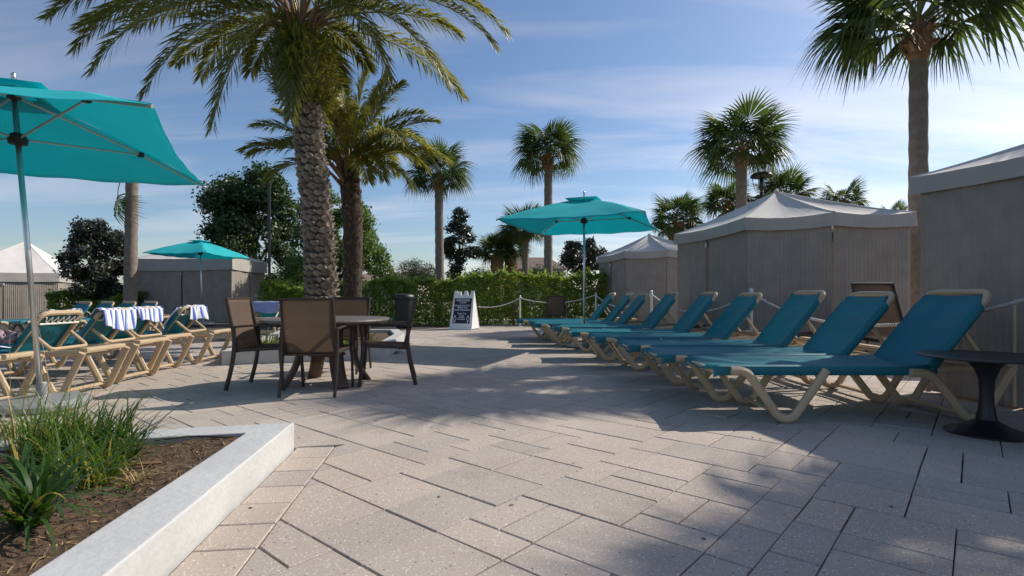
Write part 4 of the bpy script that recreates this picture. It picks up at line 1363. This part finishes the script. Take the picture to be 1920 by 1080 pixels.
for i, (x, y, a) in enumerate(row):
    o = protos[i] if i < 3 else copy_tree(protos[(i * 2 + 1) % 3])
    o.location = (x, y, 0); o.rotation_euler = (0, 0, R(a))
    lab = 'nearest teal sling lounger on the right, beside the black pedestal table' if i == 0 else \
          ('farthest teal sling lounger of the right-hand row, by the hedge' if i == 8 else '%s teal lounger of the right-hand row, counting from the black pedestal table' % ordinal[i])
    tag(o, lab, 'sun lounger', 'teal loungers in the right-hand row')
BDEG, BHIN, BLEN = 53, 1.58, .48
proto2 = make_lounger(BDEG, 4, BHIN, BLEN, HW=.275, ER=.52, rv=(1.74, 1.84, 2.02, 2.10), fv=(.13, .22, .42, .50, .68))
lrow = [(-4.30 - LEN, 4.60, 1.5), (-4.06 - LEN, 5.42, 0), (-4.15 - LEN, 6.24, 1), (-4.30 - LEN, 7.02, -1), (-4.24 - LEN, 7.90, 1.0)]
llab = ['teal lounger mostly cut off by the left edge, nearest of the left row', 'teal lounger just behind the left umbrella pole, its laced back turned to us',
        'teal lounger with a broad striped towel over its back, second behind the umbrella pole', 'teal lounger with a neat striped towel on its back, third behind the umbrella pole',
        'teal lounger with a bunched striped towel, next to the left patio chair']
for i, (x, y, a) in enumerate(lrow):
    o = proto2 if i == 0 else copy_tree(proto2)
    o.location = (x, y, 0); o.rotation_euler = (0, 0, R(a))
    tag(o, llab[i], 'sun lounger', 'teal loungers in the left-hand row')
# one lounger farther off, back turned to the camera
o5 = copy_tree(proto2)
o5.location = (SX(486, 12.2), 12.0 + LEN, 0); o5.rotation_euler = (0, 0, R(-88))
tag(o5, 'far teal lounger with a plain pale blue towel, seen behind the left patio chair', 'sun lounger', 'loungers farther back on the left')
flab = ['far blue-teal lounger at the left edge behind the umbrella pole, leftmost of four', 'far blue-teal lounger, second from the left edge behind the umbrella pole',
        'far blue-teal lounger, third from the left edge, right of the umbrella pole', 'far blue-teal lounger behind the striped towels, rightmost of four']
for i, (px, Y) in enumerate(((-28, 11.3), (22, 11.4), (72, 11.6), (122, 11.9))):
    o = copy_tree(proto2)
    o.location = (SX(px, Y), Y, 0); o.rotation_euler = (0, 0, R(66))
    tag(o, flab[i], 'sun lounger', 'loungers farther back on the left')

# ------------------------------------------------------------------ towels on the left loungers
def towel(lx, ly, rot, back_deg, y0, y1, front, back, label, mat_, seed, ruffle=.012, sag=0.0):
    """hangs over the top of a backrest; lounger origin lx,ly"""
    a = R(back_deg); ca, sa = math.cos(a), math.sin(a)
    BL, HINGE = BLEN, BHIN
    # path in the lounger's x-z plane: up the front of the back, over the top bar, down behind
    top = (HINGE + BL * ca, SEAT - .02 + BL * sa)
    r_ = random.Random(seed); ph = [r_.uniform(0, 6) for _ in range(5)]
    def pt(s):
        if s < 0:                           # on the upper face
            return (top[0] + s * ca - .045 * sa, top[1] + s * sa + .05 * ca)
        if s < .10:
            t_ = s / .10 * math.pi * .62
            return (top[0] - .045 * sa + .055 * math.sin(t_), top[1] + .05 * ca - .02 * (1 - math.cos(t_)))
        return (top[0] + .045 + .02 * math.sin((s - .1) * 6), top[1] + .01 - (s - .10))
    ox, oz = top
    mb = MB()
    def fn(u, v):
        s = -front + (front + back) * u
        k_ = 1 + .0 * v
        p = pt(s)
        y = y0 + (y1 - y0) * v
        hang = max(0, (s - .06) / back)
        y = (y0 + y1) / 2 + (y - (y0 + y1) / 2) * (1 - .10 * hang) + .02 * math.sin(s * 9 + ph[0]) * abs(hang)
        x = p[0] + hang * ruffle * 2.2 * math.sin(v * 17 + ph[1] + s * 3) + .006 * math.sin(v * 9 + ph[2])
        z = p[1] - hang * sag * v + hang * .03 * math.sin(v * 6 + ph[3]) * u + (0 if hang else .004 * math.sin(v * 13 + s * 9))
        return (x - ox, y, z - oz)
    mb.grid(fn, 30, 30)
    o = mb.build('beach_towel', mat_, smooth=True, solid=.006)
    cr, sr = math.cos(rot), math.sin(rot)
    o.location = (lx + ox * cr, ly + ox * sr, oz); o.rotation_euler = (0, 0, rot)
    return tag(o, label, 'towel', 'towels on the loungers')
l = lrow
towel(l[2][0], l[2][1], R(1), BDEG, -.28, .27, .10, .30, 'broad blue and white striped towel hung over the second left lounger', M['towel'], 1, .014, .07)
towel(l[3][0], l[3][1], R(-1), BDEG, -.22, .28, .10, .27, 'neat blue and white striped towel hung over the third left lounger', M['towel'], 2, .008)
towel(l[4][0], l[4][1], R(1), BDEG, -.16, .28, .12, .27, 'striped towel bunched on the lounger nearest the left patio chair', M['towel'], 3, .02, .05)
towel(SX(486, 12.2), 12.0 + LEN, R(-88), BDEG, -.30, .30, .1, .34, 'plain pale blue towel over the far lounger behind the left patio chair', M['towel_blue'], 4, .008)
def flat_towel(lx, ly, x0, x1, y0, y1, z, seed, label, tilt=0.0, mat_=None):
    r_ = random.Random(seed); ph = [r_.uniform(0, 6) for _ in range(4)]
    mb = MB()
    def fn(u, v):
        x = (x1 - x0) * u; y = (y1 - y0) * v
        zz_ = .014 * math.sin(x * 14 + y * 11 + ph[0]) * math.sin(y * 9 + ph[1]) + .008 * math.sin(x * 31 + ph[2])
        edge = max(0, (abs(v - .5) - .42) / .08)
        return (x, y + .015 * math.sin(x * 9 + ph[3]), zz_ - .03 * edge + x * math.tan(tilt))
    mb.grid(fn, 30, 24)
    o = mb.build('beach_towel', mat_ or M['towel_dark'], smooth=True, solid=.006)
    o.location = (lx + x0, ly + y0, z)
    return tag(o, label, 'towel', 'towels on the loungers')
flat_towel(l[1][0], l[1][1], .98, 1.40, -.30, -.02, SEAT + .03, 5, 'dark blue striped towel lying on the seat behind the umbrella pole')
tx = BHIN + .12
flat_towel(l[3][0], l[3][1], tx - .08, tx + .12, -.31, -.10, SEAT + .06 + .04 * math.tan(R(BDEG)), 6, 'blue striped towel lying along the side of the third left lounger', R(BDEG))
flat_towel(l[4][0], l[4][1], tx - .08, tx + .12, -.31, -.12, SEAT + .06 + .04 * math.tan(R(BDEG)), 7, 'blue striped towel lying along the side of the lounger by the left patio chair', R(BDEG))
flat_towel(l[1][0], l[1][1], tx + .02, tx + .14, -.15, .30, SEAT + .06 + .14 * math.tan(R(BDEG)), 8, 'blue and white striped towel rumpled on the first laced lounger back', R(BDEG), M['towel'])
# a bunched floral cloth on the seat
mb = MB()
fr_ = random.Random(3)
def blob(u, v):
    a, b = u * 2 * math.pi, v * math.pi
    rr_ = .10 * (1 + .28 * math.sin(3 * a + 2 * b) + .2 * math.sin(7 * a + 1) * math.sin(5 * b) + .12 * math.sin(11 * b + a))
    return (rr_ * math.sin(b) * math.cos(a) * 1.2, rr_ * math.sin(b) * math.sin(a), max(-.02, rr_ * math.cos(b) * .75))
mb.grid(blob, 36, 22)
o = mb.build('bunched_cloth', M['floral'], smooth=True)
o.location = (l[1][0] + 1.50, l[1][1] - .24, SEAT + .10)
tag(o, 'bunched floral cloth lying on the lounger behind the umbrella pole', 'cloth')

# ------------------------------------------------------------------ patio chairs and table
def make_chair():
    """faces +y; origin under the seat centre"""
    e = empty('patio_chair', (0, 0, 0))
    W = .265
    for s in (-1, 1):
        x = s * W
        b = MB()      # rear leg: from the arm down and back
        b.sweep(bez([(x, -.235, .655), (x, -.225, .56), (x, -.225, .42), (x, -.255, .22), (x, -.31, .005)], 5), RECT(.026, .042), side=(1, 0, 0)); b.build('leg', M['brown_metal'], e)
        b = MB()
        b.sweep(bez([(x, .27, .655), (x, .255, .52), (x, .25, .40), (x, .265, .2), (x, .285, .005)], 5), RECT(.026, .034), side=(1, 0, 0)); b.build('leg', M['brown_metal'], e)
        b = MB()
        b.sweep(bez([(x, -.26, .648), (x, -.08, .664), (x, .12, .668), (x, .29, .652)], 5), RECT(.045, .022), side=(1, 0, 0)); b.build('arm', M['brown_metal'], e, bevel=.0)
        b = MB()      # back post
        b.sweep(bez([(x * .94, -.19, .40), (x * .94, -.245, .62), (x * .94, -.315, .945)], 5), RECT(.024, .034), side=(1, 0, 0)); b.build('back_post', M['brown_metal'], e)
        b = MB()
        b.sweep([(x * .94, -.22, .41), (x * .94, .26, .435)], RECT(.024, .034), side=(1, 0, 0)); b.build('seat_rail', M['brown_metal'], e)
    for (y, z) in ((-.315, .94), (-.20, .40), (.26, .43)):
        b = MB(); b.sweep([(-W * .94, y, z), (W * .94, y, z)], RECT(.024, .022)); b.build('cross_bar', M['brown_metal'], e)
    def bs(u, v):
        t_ = u; x = (v * 2 - 1) * W * .90
        y = -.197 - .118 * t_ - .012 * math.sin(math.pi * v) * math.sin(math.pi * u) - .016 * math.sin(math.pi * u) ; z = .405 + .53 * t_
        return (x, y + .006, z)
    b = MB(); b.grid(bs, 14, 12); b.build('back_sling', M['brown_sling'], e, smooth=True, solid=.002)
    def ss(u, v):
        x = (v * 2 - 1) * W * .90; y = -.20 + .46 * u
        return (x, y, .425 + .025 * u - .028 * math.sin(math.pi * u) * math.sin(math.pi * v))
    b = MB(); b.grid(ss, 12, 12); b.build('seat_sling', M['brown_sling'], e, smooth=True, solid=.002)
    return e
ch = make_chair()
chairs = [((-1.955, 5.46), 0, 'brown sling patio chair nearest the camera, its back towards us'),
          ((-2.62, 5.80), -90, 'brown sling patio chair on the left of the table, seen from the side'),
          ((-1.40, 6.08), 101, 'brown sling patio chair on the right of the table, in front of the bin'),
          ((-2.17, 6.95), 178, 'brown sling patio chair on the far side of the table, mostly hidden'),
          ((1.23, 14.9), 180, 'brown sling chair standing behind the rope by the hedge')]
for i, (p, a, lab) in enumerate(chairs):
    o = ch if i == 0 else copy_tree(ch)
    o.location = (p[0], p[1], 0); o.rotation_euler = (0, 0, R(a))
    tag(o, lab, 'chair', 'brown sling patio chairs')

tb = empty('patio_table', (-2.06, 6.02, 0), 0, 'round brown patio table with four curved slab legs', 'table')
m_ = MB(); m_.lathe([(.60, .672), (.66, .676), (.685, .69), (.69, .705), (.685, .718), (.66, .724), (.05, .724)], 56); m_.build('table_top', M['tabletop'], tb, smooth=False)
m_ = MB(); m_.lathe([(.24, .60), (.26, .61), (.26, .669), (.24, .67)], 24); m_.build('apron', M['table_leg'], tb)
for k_ in range(4):
    a = R(45 + 90 * k_ - 8)
    d = Vector((math.cos(a), math.sin(a), 0))
    lg = MB()
    pts = [d * .30 + Vector((0, 0, .668)), d * .29 + Vector((0, 0, .52)), d * .29 + Vector((0, 0, .36)), d * .36 + Vector((0, 0, .16)), d * .47 + Vector((0, 0, .0))]
    lg.sweep(bez(pts, 5), RECT(.15, .055), side=(-d.y, d.x, 0)); lg.build('leg', M['table_leg'], tb)
m_ = MB(); m_.lathe([(.10, .30), (.20, .31), (.20, .33), (.10, .34)], 20); m_.build('leg_brace', M['table_leg'], tb)

# black pedestal table beside the nearest lounger
st_ = empty('pedestal_table', (3.36, 3.83, 0), 0, 'black round pedestal side table at the right edge', 'table')
m_ = MB(); m_.lathe([(.05, .518), (.38, .534), (.405, .540), (.405, .548), (.39, .553), (.02, .553)], 48); m_.build('table_top', M['black'], st_, smooth=False)
m_ = MB(); m_.lathe([(.075, .0), (.08, .06), (.062, .10), (.047, .17), (.042, .28), (.048, .38), (.075, .46), (.11, .505), (.115, .516)], 28); m_.build('stem', M['black'], st_, smooth=True)
m_ = MB()
def basef(u, v):
    a = u * 2 * math.pi; lob = 1 + .06 * math.cos(4 * a)
    r_ = .245 * lob * (1 - v) + .06 * v
    z = .012 + .020 * (1 - (1 - v) ** 3) + .07 * v ** 2.2
    return (r_ * math.cos(a), r_ * math.sin(a), z)
m_.grid(basef, 48, 10)
m_.build('foot', M['black'], st_, smooth=True)
m_ = MB(); m_.lathe([(.20, .0), (.24, .001), (.24, .013), (.2, .014)], 40); m_.build('foot_rim', M['black'], st_)

# taupe sling chaises in front of the cabanas, glimpsed behind the loungers
def chaise(x, y, rz, back, label):
    e = empty('sling_chaise', (x, y, 0), rz, label, 'chaise', 'taupe sling chaises by the cabanas')
    for s in (-1, 1):
        b = MB(); b.sweep([(0, s * .30, .36), (1.35, s * .30, .36)], RECT(.03, .05), side=(0, 1, 0)); b.build('side_rail', M['brown_metal'], e)
        for xx in (.12, 1.2):
            b = MB(); b.sweep([(xx, s * .30, .34), (xx + .03, s * .30, 0)], RECT(.03, .03), side=(0, 1, 0)); b.build('leg', M['brown_metal'], e)
        a = R(back)
        b = MB(); b.sweep([(1.30, s * .285, .37), (1.30 + .85 * math.cos(a), s * .285, .37 + .85 * math.sin(a))], RECT(.03, .035), side=(0, 1, 0)); b.build('back_rail', M['brown_metal'], e)
    b = MB(); b.grid(lambda u, v: (.02 + 1.28 * u, (v * 2 - 1) * .295, .39 - .02 * math.sin(math.pi * v)), 10, 8); b.build('seat_sling', M['brown_sling'], e, smooth=True, solid=.003)
    a = R(back)
    b = MB(); b.grid(lambda u, v: (1.31 + .84 * u * math.cos(a) + .02 * math.sin(math.pi * v) * math.sin(a), (v * 2 - 1) * .28, .39 + .84 * u * math.sin(a)), 10, 8); b.build('back_sling', M['brown_sling'], e, smooth=True, solid=.003)
    b = MB(); b.sweep([(1.30 + .85 * math.cos(a), -.29, .37 + .85 * math.sin(a)), (1.30 + .85 * math.cos(a), .29, .37 + .85 * math.sin(a))], RECT(.03, .03)); b.build('back_bar', M['brown_metal'], e)
chaise(5.15, 6.35, R(84), 66, 'taupe chaise with raised back in front of the large cabana, behind the second lounger')
chaise(3.35, 8.05, R(8), 8, 'flat taupe chaise behind the fourth lounger, beside the rope post')
chaise(3.1, 10.2, R(8), 8, 'flat taupe chaise behind the fifth lounger, farther along the rope')

# ------------------------------------------------------------------ rope barrier
def rope_post(x, y, h, label):
    e = empty('rope_post', (x, y, 0), 0, label, 'post', 'white rope barrier posts')
    m_ = MB(); m_.lathe([(.075, 0), (.075, .012), (.03, .02), (.024, .03), (.024, h - .05)], 18); m_.build('pole', M['white_metal'], e)
    m_ = MB(); m_.lathe([(.026, h - .06), (.040, h - .05), (.040, h - .03), (.022, h - .02), (.034, h + .005), (.034, h + .02), (.012, h + .035)], 18); m_.build('cap', M['alu'], e, smooth=True)
PO = [(.25, 16.8, .93), (2.62, 16.9, 1.03), (3.22, 12.5, 1.05), (3.76, 8.5, 1.06), (3.98, 4.05, 1.03)]
plab = ['white rope post by the hedge at the far end of the loungers', 'white rope post at the corner of the farthest cabana', 'white rope post behind the seventh lounger',
        'white rope post in front of the large cabana corner', 'white rope post behind the nearest lounger back']
for p, lb_ in zip(PO, plab): rope_post(*p, lb_)
def rope(a, b, sag, label, r_=.016):
    pts = []
    A, B = Vector(a), Vector(b)
    nn = 40
    e = empty('barrier_rope', tuple(A), 0, label, 'rope', 'white barrier ropes')
    cl = [A.lerp(B, k_ / nn) + Vector((0, 0, -4 * sag * (k_ / nn) * (1 - k_ / nn))) - A for k_ in range(nn + 1)]
    for s in range(3):
        mb = MB(); L_ = (B - A).length
        tw_ = L_ / .11 * 2 * math.pi
        n2 = min(260, int(L_ / .018)); P = []
        d = (B - A).normalized(); sd = Vector((-d.y, d.x, 0))
        for k_ in range(n2 + 1):
            t_ = k_ / n2; i = min(int(t_ * nn), nn - 1); f_ = t_ * nn - i
            c = cl[i].lerp(cl[i + 1], f_); ph_ = tw_ * t_ + s * 2.094
            P.append(c + sd * (math.cos(ph_) * r_ * .55) + Vector((0, 0, 1)) * (math.sin(ph_) * r_ * .55))
        mb.tube(P, r_ * .62, 5)
        mb.build('strand', M['rope'], e, smooth=True)
tops = [Vector((p[0], p[1], p[2] - .045)) for p in PO]
rope((-1.05, 16.75, .62), tops[0], .12, 'white rope sagging from the folding sign to the first post')
rope(tops[0], tops[1], .20, 'white rope hanging in front of the hedge between two posts')
rope(tops[1], tops[2], .34, 'white rope running past the farthest cabana')
rope(tops[2], tops[3], .36, 'white rope sagging behind the fifth and sixth loungers')
rope(tops[3], tops[4], .36, 'white rope sagging behind the nearest three loungers')
m_ = MB(); m_.box((0, 0, .36), (.07, .07, .72)); o = m_.build('wooden_stake', M['bark'], bevel=.008); o.location = (SX(963, 17.2), 17.2, 0)
tag(o, 'short dark wooden stake in front of the hedge beside the rope post', 'stake')

# ------------------------------------------------------------------ folding sign
SGY = 15.55
sg = empty('folding_sign', (SX(871, SGY), SGY, 0), R(-14), 'white A-frame sign with navy notice panel in front of the hedge', 'sign')
SW, SH_, SD = .335, 1.10, .36
for s in (-1, 1):
    b = MB()
    # a leaf of the A-frame: trapezoid, castellated handle at the top
    def lf(x, z): return (x, s * (SD * (1 - z / SH_) + .012), z)
    top_z = SH_
    outl = [(-SW, 0), (SW, 0), (SW * .88, top_z), (SW * .62, top_z), (SW * .56, top_z - .13), (SW * .34, top_z - .13), (SW * .28, top_z), (SW * .02, top_z), (-SW * .04, top_z - .13), (-SW * .26, top_z - .13), (-SW * .32, top_z - .02), (-SW * .50, top_z - .02), (-SW * .56, top_z - .13), (-SW * .62, top_z), (-SW * .88, top_z)]
    i0 = 0
    V0 = [lf(x, z) for x, z in outl]; V1 = [(x, y - s * .03, z) for x, y, z in V0]
    b.v = V0 + V1; nn = len(outl)
    b.f = [tuple(range(nn)), tuple(reversed(range(nn, 2 * nn)))] + [(k_, nn + k_, nn + (k_ + 1) % nn, (k_ + 1) % nn) for k_ in range(nn)]
    b.m = [0] * len(b.f)
    b.build('panel', M['sign_white'], sg)
for s in (-1, 1):       # moulded flanks
    b = MB()
    for k_ in (-1, 1):
        pass
    x = s * SW
    b.v = [(x * .985, -SD, .02), (x * .985, SD, .02), (x * .87, .02, SH_ - .02), (x * .87, -.02, SH_ - .02), (x * .95, -SD, .02), (x * .95, SD, .02), (x * .84, .02, SH_ - .02), (x * .84, -.02, SH_ - .02)]
    b.f = [(0, 1, 2, 3), (7, 6, 5, 4), (0, 4, 5, 1), (2, 6, 7, 3), (1, 5, 6, 2), (0, 3, 7, 4)]; b.m = [0] * 6
    b.build('side_flap', M['sign_white'], sg)
slope = math.atan2(SD, SH_)
board = empty('notice_board', (0, 0, 0)); board.parent = sg
board.location = (0, -(SD * (1 - .53 / SH_) + .012) - .006, .53); board.rotation_euler = (R(90) - slope, 0, 0)
b = MB(); b.box((0, 0, 0), (SW * 1.52, .74, .006))
b.build('navy_sheet', M['navy'], board)
def text(s, y, size, x=0.0):
    cu = bpy.data.curves.new('lettering', 'FONT'); cu.body = s; cu.size = size; cu.align_x = 'CENTER'; cu.align_y = 'CENTER'; cu.extrude = .0008; cu.offset = .0012
    to = bpy.data.objects.new('lettering_src', cu); col.objects.link(to)
    dg = bpy.context.evaluated_depsgraph_get()
    me = bpy.data.meshes.new_from_object(to.evaluated_get(dg)); me.materials.clear(); me.materials.append(M['ink'])
    bpy.data.objects.remove(to)
    return add('lettering', me, board, (x, y, .0055))
text('WINDSOR', .305, .088)
text('AT WESTSIDE', .235, .034)
text('PLEASE DO NOT', .150, .060)
text('MOVE THE', .085, .060)
text('POOL FURNITURE', .018, .056)
text('Thank You!', -.085, .058)
text('POOL', -.150, .050)
text('& PATIO', -.200, .046)
text('MANAGEMENT', -.255, .034)
for s in (-1, 1):
    b = MB()
    b.tube([(s * .195 + .034 * math.cos(t_ * 2 * math.pi / 20), -.235 + .062 * math.sin(t_ * 2 * math.pi / 20), .006) for t_ in range(20)], .007, 5, closed=True)
    b.box((s * .195, -.325, .006), (.03, .05, .004)); b.box((s * .195, -.155, .006), (.028, .03, .004))
    b.build('emblem', M['ink'], board)

# ------------------------------------------------------------------ bin, lamp posts
bn = empty('litter_bin', (SX(758, 16.2), 16.2, 0), 0, 'round black litter bin in front of the hedge', 'bin')
m_ = MB(); m_.lathe([(.24, 0), (.25, .02), (.285, .84), (.27, .85)], 32); m_.build('body', M['bin'], bn, smooth=False)
m_ = MB(); m_.lathe([(.29, .845), (.31, .86), (.31, .93), (.28, .985), (.15, 1.01), (.02, 1.015)], 32); m_.build('lid', M['bin'], bn, smooth=False)
def lamp(px, pyt, Y, dome, label):
    x = SX(px, Y); zt = SZ(pyt, Y)
    e = empty('street_lamp', (x, Y, -.04), 0, label, 'lamp', 'black street lamps')
    m_ = MB(); m_.lathe([(.11, 0), (.11, .25), (.06, .35), (.05, zt - .75), (.07, zt - .72), (.05, zt - .66)], 16); m_.build('pole', M['black'], e)
    if dome:
        m_ = MB(); m_.lathe([(.34, zt - .17), (.345, zt - .15), (.31, zt - .08), (.20, zt - .02), (.05, zt + .005), (.01, zt + .01)], 28); m_.build('lamp_shade', M['black'], e, smooth=True)
        m_ = MB(); m_.lathe([(.05, zt - .62), (.07, zt - .45), (.075, zt - .28), (.06, zt - .18)], 18); m_.build('globe', M['glass'], e, smooth=True)
        for k_ in range(4):
            a = R(90 * k_ + 45)
            m_ = MB(); m_.tube(bez([(.05 * math.cos(a), .05 * math.sin(a), zt - .68), (.22 * math.cos(a), .22 * math.sin(a), zt - .5), (.30 * math.cos(a), .30 * math.sin(a), zt - .17)], 5), .012, 5); m_.build('bracket', M['black'], e)
lamp(1428, 320, 17.5, True, 'black dome street lamp behind the large cabana')
def plain_post(px, pyt, Y, r_, label):
    e = empty('lamp_post', (SX(px, Y), Y, -.04), 0, label, 'post', 'dark posts behind the hedge')
    zt = SZ(pyt, Y)
    m_ = MB(); m_.lathe([(r_ * 1.6, 0), (r_ * 1.6, .2), (r_, .28), (r_ * .9, zt)], 12); m_.build('pole', M['black'], e)
    m_ = MB(); m_.lathe([(r_ * 1.4, zt), (r_ * 1.5, zt + .04), (r_ * .4, zt + .09)], 12); m_.build('cap', M['black'], e)
plain_post(713, 492, 30, .06, 'dark post behind the hedge in the gap beside the date palms, right one')
plain_post(702, 505, 26, .04, 'thin dark post behind the hedge in the gap, left one')
plain_post(505, 345, 19.0, .05, 'slim dark post standing in front of the large dark tree')
